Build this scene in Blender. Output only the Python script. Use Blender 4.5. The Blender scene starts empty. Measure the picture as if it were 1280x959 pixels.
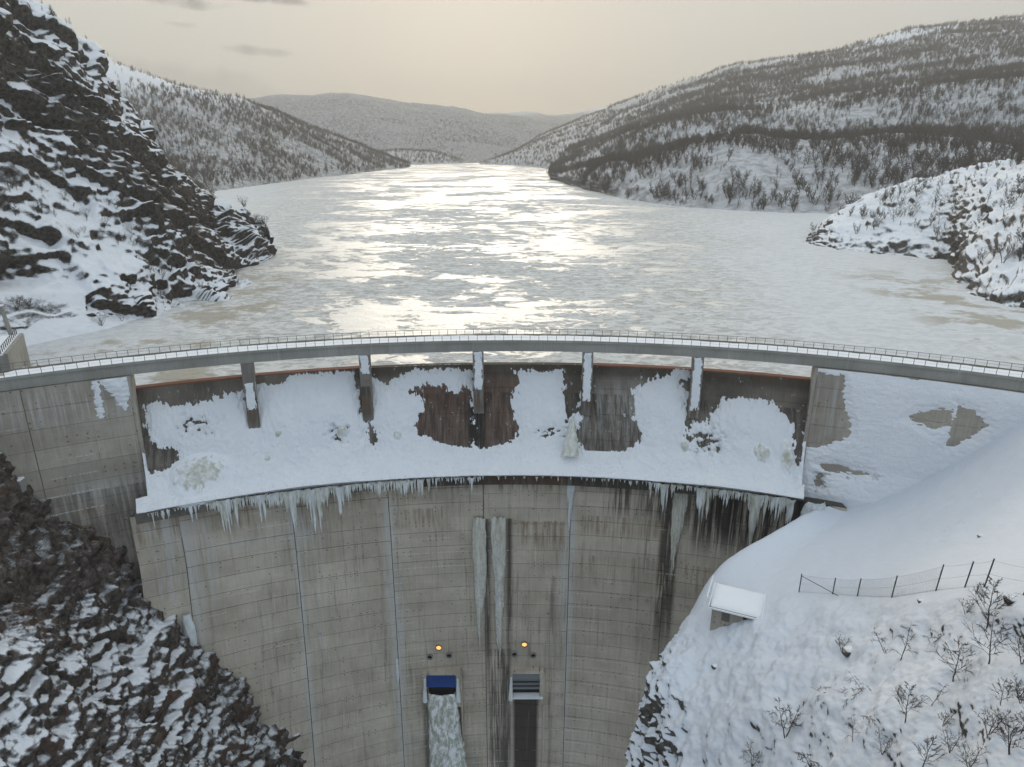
import bpy, math, random
import numpy as np
from mathutils import Vector
R = math.radians
random.seed(7); rng = np.random.default_rng(7)
SC = bpy.context.scene; COL = SC.collection
# ------------------------------------------------------------------ camera, sky, sun, exposure
F = 865.0; PITCH = R(18.8); SP, CP = math.sin(PITCH), math.cos(PITCH)
cam = bpy.data.objects.new('camera', bpy.data.cameras.new('camera')); COL.objects.link(cam)
cam.data.lens = 36*F/1280; cam.data.sensor_width = 36; cam.data.clip_start = 0.5; cam.data.clip_end = 30000
cam.rotation_euler = (math.pi/2-PITCH, 0, 0); SC.camera = cam
SUN_EL, SUN_AZ = R(11), R(-3)         # azimuth from +Y towards +X
SC.view_settings.view_transform = 'Standard'; SC.view_settings.look = 'None'
SC.view_settings.exposure = 0.34; SC.view_settings.gamma = 1
W = bpy.data.worlds.new('World'); SC.world = W; W.use_nodes = True
wn, wl = W.node_tree.nodes, W.node_tree.links
bg = wn['Background']; bg.inputs['Strength'].default_value = 0.1
sky = wn.new('ShaderNodeTexSky'); sky.sky_type = 'NISHITA'; sky.sun_disc = False
sky.sun_elevation = SUN_EL; sky.sun_rotation = SUN_AZ; sky.dust_density = 2.0; sky.altitude = 300
def wm(op, a, b=None, clamp=False):
    n = wn.new('ShaderNodeMath'); n.operation = op; n.use_clamp = clamp
    for i, q in enumerate((a, b)):
        if q is None: continue
        if isinstance(q, (int, float)): n.inputs[i].default_value = q
        else: wl.new(q, n.inputs[i])
    return n.outputs[0]
def wmix(f, a, b):
    n = wn.new('ShaderNodeMix'); n.data_type = 'RGBA'
    for i, q in ((0, f), (6, a), (7, b)):
        if hasattr(q, 'links'): wl.new(q, n.inputs[i])
        else: n.inputs[i].default_value = q if i == 0 else (*q, 1)
    return n.outputs[2]
tc = wn.new('ShaderNodeTexCoord'); sx = wn.new('ShaderNodeSeparateXYZ'); wl.new(tc.outputs['Generated'], sx.inputs[0])
# high thin overcast over the Nishita sky: warm and bright round the hidden sun, bluish away from it
sd = (math.sin(SUN_AZ)*math.cos(SUN_EL), math.cos(SUN_AZ)*math.cos(SUN_EL), math.sin(SUN_EL))
dot = wn.new('ShaderNodeVectorMath'); dot.operation = 'DOT_PRODUCT'; wl.new(tc.outputs['Generated'], dot.inputs[0]); dot.inputs[1].default_value = sd
warm = wm('POWER', wm('MULTIPLY_ADD', dot.outputs['Value'], 0.5), 2.0)
n_ = warm.node.inputs[0].links[0].from_node; n_.inputs[2].default_value = 0.5
veil = wmix(warm, (3.5, 4.2, 4.95), (5.15, 4.95, 4.4))
elev = wm('MULTIPLY_ADD', sx.outputs[2], 1.0); elev.node.inputs[2].default_value = .95; elev = wm('MAXIMUM', elev, .9)   # an overcast sky is brighter overhead
vs = wn.new('ShaderNodeVectorMath'); vs.operation = 'SCALE'; wl.new(veil, vs.inputs[0]); wl.new(elev, vs.inputs['Scale']); veil = vs.outputs[0]
base = wmix(0.965, sky.outputs[0], veil)
# small grey clouds: (azimuth, elevation, half width, half height) from where they stand in the sky
def ang(u, v):
    a = (479.5-v)/F; d = Vector(((u-640)/F, CP+a*SP, -SP+a*CP)).normalized()
    return d
nz = wn.new('ShaderNodeTexNoise'); nz.inputs['Scale'].default_value = 30; nz.inputs['Detail'].default_value = 6; wl.new(tc.outputs['Generated'], nz.inputs['Vector'])
cm = None
for u, v, hu, hv, s in ((243, 5, 42, 7, .8), (322, 64, 36, 6, .7), (335, -1, 45, 5, .9), (228, 31, 20, 3, .4), (255, 108, 125, 20, .45), (-120, 30, 80, 10, .6), (1500, -40, 120, 14, .6), (300,-90,140,14,.6),(900,-160,200,20,.5)):
    d = ang(u, v); az0 = math.atan2(d.x, d.y); el0 = math.asin(d.z)
    az = wm('ARCTAN2', sx.outputs[0], sx.outputs[1]); el = wm('ARCSINE', sx.outputs[2])
    a = wm('DIVIDE', wm('SUBTRACT', az, az0), hu/F); b = wm('DIVIDE', wm('SUBTRACT', el, el0), hv/F)
    if hv > 15: b = wm('ADD', b, wm('MULTIPLY', a, .75))
    else: b = wm('ADD', b, wm('MULTIPLY', a, .3))
    r = wm('ADD', wm('MULTIPLY', a, a), wm('MULTIPLY', b, b))
    r = wm('ADD', r, wm('MULTIPLY', wm('SUBTRACT', nz.outputs['Fac'], .5), 3.6))
    m = wm('MULTIPLY', wm('SUBTRACT', 1.0, r, True), s)
    cm = m if cm is None else wm('MAXIMUM', cm, m)
wl.new(wmix(cm, base, (2.6, 2.5, 2.4)), bg.inputs['Color'])
sun = bpy.data.objects.new('sun', bpy.data.lights.new('sun', 'SUN')); COL.objects.link(sun)
sun.data.energy = 1.3; sun.data.angle = R(20); sun.data.color = (1.0, .86, .68)
sun.rotation_euler = (-Vector(sd)).to_track_quat('-Z', 'Y').to_euler()

# ------------------------------------------------------------------ helpers
def P(u, v, t):                      # a point of the place from its direction and its depth
    a = (479.5-v)/F; return np.array([(u-640)/F*t, (CP+a*SP)*t, (-SP+a*CP)*t])
def PY(u, v, y):
    a = (479.5-v)/F; return P(u, v, y/(CP+a*SP))
LAKE = -46.5
def L(u, v, z=LAKE):
    a = (479.5-v)/F; return P(u, v, z/(-SP+a*CP))
def proj(p):
    p = np.asarray(p); t = p[..., 1]*CP-p[..., 2]*SP; up = p[..., 1]*SP+p[..., 2]*CP
    return 640+F*p[..., 0]/t, 479.5-F*up/t, t
_perm = rng.permutation(4096).astype(np.int64); _gr = rng.normal(size=(4096, 3)); _gr /= np.linalg.norm(_gr, axis=1)[:, None]
def perlin(p):
    p = np.asarray(p, float); i = np.floor(p).astype(np.int64); f = p-i; w = f*f*f*(f*(f*6-15)+10)
    out = 0
    for dx in (0, 1):
        for dy in (0, 1):
            for dz in (0, 1):
                h = _perm[(_perm[(_perm[(i[..., 0]+dx) & 4095]+i[..., 1]+dy) & 4095]+i[..., 2]+dz) & 4095]
                g = _gr[h]; d = f-np.array([dx, dy, dz])
                wx = w[..., 0] if dx else 1-w[..., 0]; wy = w[..., 1] if dy else 1-w[..., 1]; wz = w[..., 2] if dz else 1-w[..., 2]
                out = out+wx*wy*wz*(g*d).sum(-1)
    return out*1.6
def fbm(p, oct=5, lac=2.1, gain=.5, ridge=False):
    p = np.asarray(p, float); s = 0; a = 1; n = 0
    for k in range(oct):
        v = perlin(p+k*17.3)
        if ridge: v = 1-2*np.abs(v)
        s = s+a*v; n += a; a *= gain; p = p*lac
    return s/n
def facets(p, seed=0):               # fractured rock: every cell is a flat face with a tilt and height of its own
    p = np.asarray(p, float)+seed*7.7; sh = p.shape[:-1]; p = p.reshape(-1, 3); i = np.floor(p).astype(np.int64); best = np.full(len(p), 9e9); val = np.zeros(len(p))
    for dx in (-1, 0, 1):
        for dy in (-1, 0, 1):
            for dz in (-1, 0, 1):
                c = i+np.array([dx, dy, dz]); h = _perm[(_perm[(_perm[c[:, 0] & 4095]+c[:, 1]) & 4095]+c[:, 2]) & 4095]
                q = p-(c+.5+.45*_gr[h]); d = (q*q).sum(1); k = d < best; best[k] = d[k]; g = _gr[(h*7+3) & 4095]; val[k] = (g[:, 0]*.8+(q*_gr[(h*13+5) & 4095]).sum(1)*1.3)[k]
    return val.reshape(sh)
def tag(o, label=None, cat=None, group=None, kind=None):
    for k, v in (('label', label), ('category', cat), ('group', group), ('kind', kind)):
        if v: o[k] = v
    return o
def link(name, me, mat=None, parent=None):
    o = bpy.data.objects.new(name, me); COL.objects.link(o)
    if mat is not None and me is not None and not me.materials: me.materials.append(mat)
    if parent is not None: o.parent = parent
    return o
def empty(name, loc=(0, 0, 0), rz=0, **k):
    o = bpy.data.objects.new(name, None); COL.objects.link(o); o.location = loc; o.rotation_euler = (0, 0, rz)
    o.empty_display_size = .5
    return tag(o, **k)
def mesh(name, v, f, smooth=False):
    me = bpy.data.meshes.new(name); v = np.asarray(v, float)
    if isinstance(f, np.ndarray):
        n = f.shape[1]; me.vertices.add(len(v)); me.vertices.foreach_set('co', v.ravel())
        me.loops.add(f.size); me.loops.foreach_set('vertex_index', f.ravel().astype(np.int32))
        me.polygons.add(len(f)); me.polygons.foreach_set('loop_start', np.arange(0, f.size, n, dtype=np.int32))
        me.update(calc_edges=True)
    else:
        me.from_pydata([tuple(q) for q in v], [], [tuple(q) for q in f])
    if smooth: me.polygons.foreach_set('use_smooth', np.ones(len(me.polygons), bool))
    me.update(); return me
def gridf(n, m, flip=False):
    i = np.arange(n*m).reshape(n, m); a, b, c, d = i[:-1, :-1], i[1:, :-1], i[1:, 1:], i[:-1, 1:]
    q = np.stack([a, d, c, b] if flip else [a, b, c, d], -1).reshape(-1, 4); return q
class MB:                            # collects pieces of one part
    def __init__(s): s.v = []; s.f = []
    def add(s, v, f):
        n = len(s.v); s.v += [tuple(q) for q in v]; s.f += [tuple(i+n for i in q) for q in f]; return s
    def hexa(s, c):                  # 8 corners: bottom 4 ccw, top 4 ccw
        return s.add(c, [(3, 2, 1, 0), (4, 5, 6, 7), (0, 1, 5, 4), (1, 2, 6, 5), (2, 3, 7, 6), (3, 0, 4, 7)])
    def box(s, x0, x1, y0, y1, z0, z1):
        return s.hexa([(x0, y0, z0), (x1, y0, z0), (x1, y1, z0), (x0, y1, z0), (x0, y0, z1), (x1, y0, z1), (x1, y1, z1), (x0, y1, z1)])
    def tube(s, pts, rad, n=6, cap=True):
        pts = [Vector(p) for p in pts]; rad = rad if hasattr(rad, '__len__') else [rad]*len(pts); b = len(s.v)
        for i, p in enumerate(pts):
            d = (pts[min(i+1, len(pts)-1)]-pts[max(i-1, 0)]).normalized(); a = d.orthogonal().normalized() if abs(d.z) > .9 else d.cross(Vector((0, 0, 1))).normalized(); c = d.cross(a)
            s.v += [tuple(p+(a*math.cos(2*math.pi*k/n)+c*math.sin(2*math.pi*k/n))*rad[i]) for k in range(n)]
        for i in range(len(pts)-1):
            for k in range(n): s.f.append((b+i*n+k, b+i*n+(k+1) % n, b+(i+1)*n+(k+1) % n, b+(i+1)*n+k))
        if cap: s.f.append(tuple(b+k for k in range(n))[::-1]); s.f.append(tuple(b+(len(pts)-1)*n+k for k in range(n)))
        return s
    def build(s, name, mat, parent=None, smooth=False): return link(name, mesh(name, s.v, s.f, smooth), mat, parent)
def catmull(C, n):                   # C: (K, ..., 3) -> (n, ..., 3)
    K = len(C); t = np.linspace(0, K-1, n); i = np.minimum(t.astype(int), K-2); f = (t-i).reshape(-1, *([1]*(C.ndim-1)))
    p0, p1, p2, p3 = C[np.maximum(i-1, 0)], C[i], C[i+1], C[np.minimum(i+2, K-1)]
    return .5*(2*p1+(p2-p0)*f+(2*p0-5*p1+4*p2-p3)*f*f+(3*p1-p0-3*p2+p3)*f**3)
def loft(C, n, m): return np.swapaxes(catmull(np.swapaxes(catmull(np.asarray(C, float), n), 0, 1), m), 0, 1)
def normals(G):
    a = np.gradient(G, axis=0); b = np.gradient(G, axis=1); N = np.cross(a, b); return N/(np.linalg.norm(N, axis=-1, keepdims=True)+1e-9)
def polysd(u, v, poly):              # signed distance in the polygon's units, negative inside
    p = np.array(poly, float); inside = np.zeros(u.shape, bool); d = np.full(u.shape, 1e9)
    for (x0, y0), (x1, y1) in zip(p, np.roll(p, -1, 0)):
        ex, ey = x1-x0, y1-y0; t = np.clip(((u-x0)*ex+(v-y0)*ey)/(ex*ex+ey*ey+1e-9), 0, 1)
        d = np.minimum(d, np.hypot(u-x0-t*ex, v-y0-t*ey))
        c = (y0 > v) != (y1 > v); inside ^= c & (u < (x1-x0)*(v-y0)/(y1-y0+1e-12)+x0)
    return np.where(inside, -d, d)
# ------------------------------------------------------------------ materials
class Mat:
    def __init__(s, name, rough=.8, spec=.3):
        s.m = bpy.data.materials.new(name); s.m.use_nodes = True; s.n = s.m.node_tree.nodes; s.l = s.m.node_tree.links
        s.b = s.n['Principled BSDF']; s.b.inputs['Roughness'].default_value = rough; s.b.inputs['Specular IOR Level'].default_value = spec
        s.tc = s.n.new('ShaderNodeTexCoord'); s.co = s.tc.outputs['Object']; s.geo = s.n.new('ShaderNodeNewGeometry')
    def set(s, sock, q):
        if hasattr(q, 'links'): s.l.new(q, sock)
        elif isinstance(q, (tuple, list)) and len(q) == 3 and sock.type == 'RGBA': sock.default_value = (*q, 1)
        else: sock.default_value = q
    def math(s, op, a, b=0, c=0, clamp=False):
        n = s.n.new('ShaderNodeMath'); n.operation = op; n.use_clamp = clamp
        for i, q in enumerate((a, b, c)): s.set(n.inputs[i], q)
        return n.outputs[0]
    def mul(s, a, b): return s.math('MULTIPLY', a, b)
    def xyz(s, v=None):
        n = s.n.new('ShaderNodeSeparateXYZ'); s.l.new(v or s.geo.outputs['Position'], n.inputs[0]); return n.outputs
    def scale(s, v, sc, off=(0, 0, 0)):
        n = s.n.new('ShaderNodeMapping'); s.l.new(v, n.inputs[0]); n.inputs['Scale'].default_value = sc; n.inputs['Location'].default_value = off; return n.outputs[0]
    def noise(s, sc, det=6, rough=.55, vec=None, dist=0):
        n = s.n.new('ShaderNodeTexNoise'); n.inputs['Scale'].default_value = sc; n.inputs['Detail'].default_value = det; n.inputs['Roughness'].default_value = rough
        n.inputs['Distortion'].default_value = dist; s.l.new(vec or s.geo.outputs['Position'], n.inputs['Vector']); return n.outputs['Fac']
    def mix(s, f, a, b):
        n = s.n.new('ShaderNodeMix'); n.data_type = 'RGBA'
        for i, q in ((0, f), (6, a), (7, b)): s.set(n.inputs[i], q)
        return n.outputs[2]
    def step(s, x, a, b):            # smoothstep from a to b
        n = s.n.new('ShaderNodeMapRange'); n.interpolation_type = 'SMOOTHSTEP'; s.set(n.inputs[0], x)
        if a < b: n.inputs[1].default_value, n.inputs[2].default_value, n.inputs[3].default_value, n.inputs[4].default_value = a, b, 0, 1
        else: n.inputs[1].default_value, n.inputs[2].default_value, n.inputs[3].default_value, n.inputs[4].default_value = b, a, 1, 0
        return n.outputs[0]
    def bump(s, h, dist, strength=1):
        n = s.n.new('ShaderNodeBump'); n.inputs['Distance'].default_value = dist; n.inputs['Strength'].default_value = strength; s.l.new(h, n.inputs['Height']); s.l.new(n.outputs[0], s.b.inputs['Normal'])
    def col(s, c): s.set(s.b.inputs['Base Color'], c); return s
def flat(name, c, rough=.7, metal=0, nz=.25, sc=2.0):
    m = Mat(name, rough); m.b.inputs['Metallic'].default_value = metal
    f = m.noise(sc, 5); m.col(m.mix(f, tuple(x*(1-nz) for x in c), tuple(min(1, x*(1+nz)) for x in c))); return m
SNOW = (.80, .82, .85)
def snow_mat(name, sc=.5, d=.15, streak=False):
    m = Mat(name, .65, .2); f = m.noise(sc*.25, 4); m.col(m.mix(f, (.74, .77, .81), (.86, .87, .88)))
    v = m.scale(m.geo.outputs['Position'], (1, 1, 4)) if streak else None
    h = m.math('ADD', m.noise(sc, 7, .6, v), m.mul(m.noise(sc*6, 4, .6, v), .3)); m.bump(h, d); return m
M_snow = snow_mat('snow')
M_wallsnow = snow_mat('wall_snow', 1.1, .35)
def rock_attr(m):
    n = m.n.new('ShaderNodeAttribute'); n.attribute_name = 'rockiness'; return n.outputs['Fac']
def rock_snow(name, rock1, rock2, thr, width=.12, nsc=.35, amp=.5, red=None, big=.03, bd=.35, scrub=0, shore=0, patch=.6, bald=0, snowc=None, fine=.55):
    SNOW = snowc or (.80, .82, .85)
    m = Mat(name, .8, .25); nx = m.xyz(m.geo.outputs['Normal']); P_ = m.xyz()
    n1 = m.noise(nsc, 9, .68, None, .6); n2 = m.noise(big, 4); n3 = m.noise(nsc*5, 8, .8, m.scale(m.geo.outputs['Position'], (1, .6, 1.5)))
    k = m.math('ADD', nx[2], m.mul(m.math('SUBTRACT', n1, .5), amp)); k = m.math('ADD', k, m.mul(m.math('SUBTRACT', n2, .5), amp*patch)); k = m.math('ADD', k, m.mul(m.math('SUBTRACT', n3, .5), amp*fine))
    if shore: k = m.math('SUBTRACT', k, m.mul(m.step(m.math('SUBTRACT', P_[2], m.mul(m.noise(.05, 3), 10.)), -44.0, -50.5), shore))
    k = m.math('SUBTRACT', k, rock_attr(m)); snow = m.step(k, thr-width, thr+width)
    rn = m.noise(.9, 8, .7); rc = m.mix(m.step(rn, .35, .7), rock1, rock2)
    if red: rc = m.mix(m.mul(m.step(m.noise(.09, 5), .5, .68), .45), rc, red)
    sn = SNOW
    if scrub: sn = m.mix(m.mul(m.math('ADD', .45, m.mul(m.step(m.noise(.11, 8, .75), .40, .62), .55)), m.mul(scrub, m.step(m.math('ADD', P_[2], m.mul(m.noise(.01, 3), 60.)), bald+55, bald-25))), SNOW, (.085, .076, .064))
    m.col(m.mix(snow, rc, sn))
    h = m.math('ADD', m.mul(rn, m.math('SUBTRACT', 1.25, snow)), m.mul(n1, .5)); m.bump(h, bd); return m
M_cliff = rock_snow('cliff_rock', (.030, .025, .021), (.19, .155, .13), .57, .20, .55, .65, red=(.16, .085, .055), bd=.6, fine=1.9)
M_lcliff = rock_snow('left_cliff_rock', (.022, .02, .018), (.13, .112, .095), .46, .16, .4, .5, bd=.6, fine=1.6)
M_spur = rock_snow('spur_rock', (.03, .027, .024), (.15, .135, .12), .54, .15, .3, .5, bd=.4, shore=.24, fine=1.5)
M_slope = rock_snow('shade_tinted_slope', (.05, .045, .04), (.17, .15, .13), .06, .06, .6, .5, bd=.38, snowc=(.66, .70, .76))  # darker, bluer snow colour: the shade on this bank is painted in
M_hill = rock_snow('hill_snow', (.07, .062, .055), (.17, .155, .14), .50, .2, .05, .8, big=.01, bd=2, scrub=.68, bald=250)
M_lhill = rock_snow('left_hill_snow', (.07, .062, .055), (.17, .155, .14), .50, .2, .05, .8, big=.01, bd=2, scrub=.85, bald=95)
M_far = rock_snow('far_mountain_snow', (.07, .065, .06), (.17, .155, .14), .55, .25, .012, 1.0, big=.003, bd=4, scrub=1.0, bald=260)
def concrete(name, c1, c2, stains=(), dots=True, rust=.5, dark=.35, lift=3.6, z0=-67.2, dust=0):
    m = Mat(name, .85, .2); p = m.geo.outputs['Position']; x, y, z = m.xyz()
    big = m.noise(.12, 5, .6); fine = m.noise(1.6, 8, .7)
    st = m.noise(1.0, 6, .7, m.scale(p, (1.1, .3, .045))); st2 = m.noise(1.0, 5, .6, m.scale(p, (3.0, .5, .10), (9, 3, 5)))
    pan = m.noise(1.0, 0, 0, m.scale(p, (.3, .01, .28)))
    c = m.mix(m.step(big, .3, .7), c1, c2)
    c = m.mix(m.mul(m.step(st, .5, .72), dark), c, tuple(q*.35 for q in c1))
    c = m.mix(m.mul(m.step(st2, .55, .75), .35), c, tuple(min(1, q*1.5) for q in c2))
    c = m.mix(m.mul(m.step(fine, .56, .78), .4), c, tuple(q*.45 for q in c1))
    oi = m.n.new('ShaderNodeObjectInfo'); c = m.mix(m.mul(oi.outputs['Random'], .22), c, tuple(q*.62 for q in c1))   # every pour has its own tone
    # shuttering board marks and tie holes
    fx = m.math('ABSOLUTE', m.math('SUBTRACT', m.math('FRACT', m.math('DIVIDE', x, 3.2)), .5)); line = m.step(fx, .485, .5)
    zz = m.math('FRACT', m.math('DIVIDE', m.math('SUBTRACT', z, z0), lift)); fz = m.math('ABSOLUTE', m.math('SUBTRACT', zz, .5)); line2 = m.step(m.math('ABSOLUTE', m.math('SUBTRACT', fz, .0)), .012, .0)
    c = m.mix(m.mul(m.math('MAXIMUM', m.mul(line, .6), line2), m.mul(m.step(m.noise(.12, 4), .4, .62), .55)), c, tuple(q*.5 for q in c1))
    h = fine
    if dots:
        dx = m.mul(m.math('SUBTRACT', m.math('FRACT', m.math('DIVIDE', x, 1.45)), .5), 1.45)
        dz = m.mul(m.math('SUBTRACT', m.math('ABSOLUTE', m.math('SUBTRACT', zz, .5)), .36), lift)
        r = m.math('SQRT', m.math('ADD', m.mul(dx, dx), m.mul(dz, dz)))
        keep = m.step(m.noise(.3, 4), .52, .58)
        dd = m.mul(m.step(r, .20, .09), keep); c = m.mix(m.mul(dd, .7), c, (.03, .03, .028))
        sc = m.step(m.noise(1, 4, .6, m.scale(p, (.55, .3, 1.6))), .68, .72); c = m.mix(m.mul(sc, .6), c, (.05, .048, .042))
    # rust running down below the lift joints
    rm = m.mul(m.step(m.noise(1, 4, .7, m.scale(p, (1.7, .3, .12), (3, 3, 3))), .5, .66), m.mul(m.step(m.noise(.045, 3), .52, .62), m.step(zz, .45, 1)))
    c = m.mix(m.mul(rm, rust), c, (.20, .09, .035))
    for (xa, xb, za, zb, f, colr, s) in stains:   # (x from, to, z bottom, top, streak threshold, colour, strength)
        e = m.mul(m.mul(m.step(x, xa, xa+1.2), m.step(x, xb, xb-1.2)), m.mul(m.step(z, za, za+(zb-za)*.5), m.step(z, zb+.2, zb-(.2 if colr != WH else 4))))
        sn = m.noise(1, 5, .7, m.scale(p, (1.3, .3, .05), (xa, 0, 1)))
        c = m.mix(m.mul(m.mul(e, m.step(sn, f-.08, f+.08)), s), c, colr)
    fr = m.mul(m.step(zz, .90, .985), m.mul(m.step(m.noise(.07, 4), .53, .62), m.step(st2, .35, .6)))
    c = m.mix(m.mul(fr, .7 if dots else 0), c, (.66, .67, .66))
    if dust: c = m.mix(m.mul(m.step(m.noise(1, 8, .75, m.scale(p, (.9, .9, .6), (5, 5, 5))), .63, .66), dust), c, (.74, .77, .8))
    m.col(c); m.bump(h, .06); return m
DK = (.022, .02, .018); WH = (.55, .56, .55); RU = (.19, .105, .05)
M_face = concrete('dam_face_concrete', (.43, .378, .305), (.61, .545, .45), (
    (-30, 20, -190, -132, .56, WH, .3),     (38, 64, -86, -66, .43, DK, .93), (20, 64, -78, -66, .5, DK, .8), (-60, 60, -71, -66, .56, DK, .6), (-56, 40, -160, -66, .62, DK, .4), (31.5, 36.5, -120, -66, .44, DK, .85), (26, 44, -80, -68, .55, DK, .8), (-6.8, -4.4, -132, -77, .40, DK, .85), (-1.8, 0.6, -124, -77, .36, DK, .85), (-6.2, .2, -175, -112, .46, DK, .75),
    (-.2, 6.9, -175, -119, .36, DK, .93), (.2, 6.5, -175, -119, .15, (.07, .06, .05), .8), (-22, -13, -175, -122, .42, DK, .6), (-74, -52, -75, -69, .55, RU, .6), (-72, -60, -98, -67, .52, WH, .5), (-62, -42, -80, -74.5, .48, WH, .45),
    (-48, -40, -140, -70, .58, WH, .6), (-29, -24, -150, -70, .56, WH, .6), (10, 15, -150, -66, .55, WH, .5), (1, 12, -86, -77.6, .48, RU, .6), (14, 34, -82, -76, .53, RU, .55), (-26, -14, -80, -74, .53, RU, .5), (-28.2, -25.4, -170, -69, .36, WH, .55), (-47.2, -44.6, -170, -69, .40, WH, .5), (11.8, 14.2, -160, -69, .38, WH, .5), (-66.5, -63.6, -110, -68, .4, WH, .5), (-40, -16, -74, -67, .57, RU, .6), (12, 50, -96, -86, .58, RU, .5), (8, 10.4, -175, -92, .5, DK, .45)))
M_abut = concrete('abutment_concrete', (.28, .25, .21), (.42, .38, .32), ((-96, -70, -50, -39, .55, WH, .4), (-84, -68, -66, -58, .5, WH, .4), (-112, -66, -120, -62, .5, DK, .45), (58, 70, -60, -40, .55, WH, .3)), dots=True, rust=.7, z0=-40)
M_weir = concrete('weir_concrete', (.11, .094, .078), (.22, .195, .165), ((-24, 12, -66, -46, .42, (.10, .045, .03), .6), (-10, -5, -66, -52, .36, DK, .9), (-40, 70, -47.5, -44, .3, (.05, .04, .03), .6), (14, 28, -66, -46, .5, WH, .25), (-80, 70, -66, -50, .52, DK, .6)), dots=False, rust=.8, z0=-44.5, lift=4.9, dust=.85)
M_lip = concrete('lip_concrete', (.10, .09, .078), (.20, .18, .155), ((-20, 70, -70, -62, .42, DK, .85), (-8, 12, -70, -62, .45, (.10, .05, .03), .6)), dots=False, rust=.5)
M_girder = concrete('girder_concrete', (.25, .245, .22), (.36, .35, .32), (), dots=False, rust=.1, dark=.25, lift=30)
M_pier = concrete('pier_concrete', (.16, .145, .13), (.27, .25, .225), ((-80, 70, -56, -47, .45, DK, .7), (-80, 70, -54, -49, .5, RU, .5)), dots=False, rust=.5)
M_crest = flat('crest_rust_concrete', (.22, .10, .065), .85, nz=.4, sc=.4)
M_core = flat('joint_dark', (.07, .065, .058), .9)
M_rail = flat('rail_steel', (.13, .12, .11), .6, .3)
M_post = flat('fence_post_steel', (.06, .058, .055), .6, .2)
M_kerb = flat('kerb_concrete', (.15, .14, .12), .85)
M_blue = flat('blue_gate_paint', (.01, .05, .22), .45, nz=.35, sc=.8)
M_grey = flat('grey_gate_steel', (.20, .21, .22), .5, .3)
M_hole = flat('pipe_mouth_dark', (.02, .02, .02), .9)
M_bark = flat('birch_bark', (.055, .045, .038), .9, nz=.4)
M_twig = flat('birch_twigs', (.07, .052, .042), .9, nz=.3)
M_fbark = flat('far_birch', (.10, .085, .072), .9, nz=.3, sc=.1)
def ice_mat(name, c1, c2, rough=.25, sc=1.2):
    m = Mat(name, rough, .5); m.b.inputs['Subsurface Weight'].default_value = .15; m.b.inputs['Subsurface Radius'].default_value = (.3, .4, .5)
    v = m.scale(m.geo.outputs['Position'], (1, 1, .25)); f = m.noise(sc, 6, .6, v); m.col(m.mix(m.step(f, .35, .65), c1, c2)); m.bump(m.noise(sc*2.5, 5, .6, v), .25); return m
M_ice = ice_mat('seepage_ice', (.50, .50, .42), (.74, .75, .71))
M_icew = ice_mat('white_ice', (.62, .65, .64), (.8, .83, .84))
def lamp_mat():
    m = Mat('lamp_glow', .4); m.col((.9, .5, .15)); m.b.inputs['Emission Color'].default_value = (1, .52, .16, 1); m.b.inputs['Emission Strength'].default_value = .9; return m.m
M_lamp = lamp_mat()
def water_mat():
    m = Mat('falling_water', .25, .5); v = m.scale(m.geo.outputs['Position'], (1, 1, .35)); f = m.noise(1.1, 7, .65, v, .6)
    m.col(m.mix(m.step(f, .40, .60), (.40, .43, .36), (.90, .92, .92))); m.bump(m.noise(1.8, 6, .65, v), .35); return m
M_water = water_mat()
def knob_mat():
    m = Mat('knobbly_ice', .3, .5); v = m.scale(m.geo.outputs['Position'], (1, 1, .16)); f = m.noise(1.3, 5, .6, v); g = m.noise(2.2, 6, .75); z = m.xyz()[2]
    c = m.mix(m.step(f, .35, .65), (.62, .60, .47), (.88, .87, .79)); low = m.step(z, -82, -96)
    c = m.mix(m.mul(m.step(g, .46, .58), m.math('ADD', .3, m.mul(low, .7))), c, (.93, .95, .95)); m.col(c); m.bump(m.math('ADD', m.mul(f, .4), g), .5); return m
M_knob = knob_mat()
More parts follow.
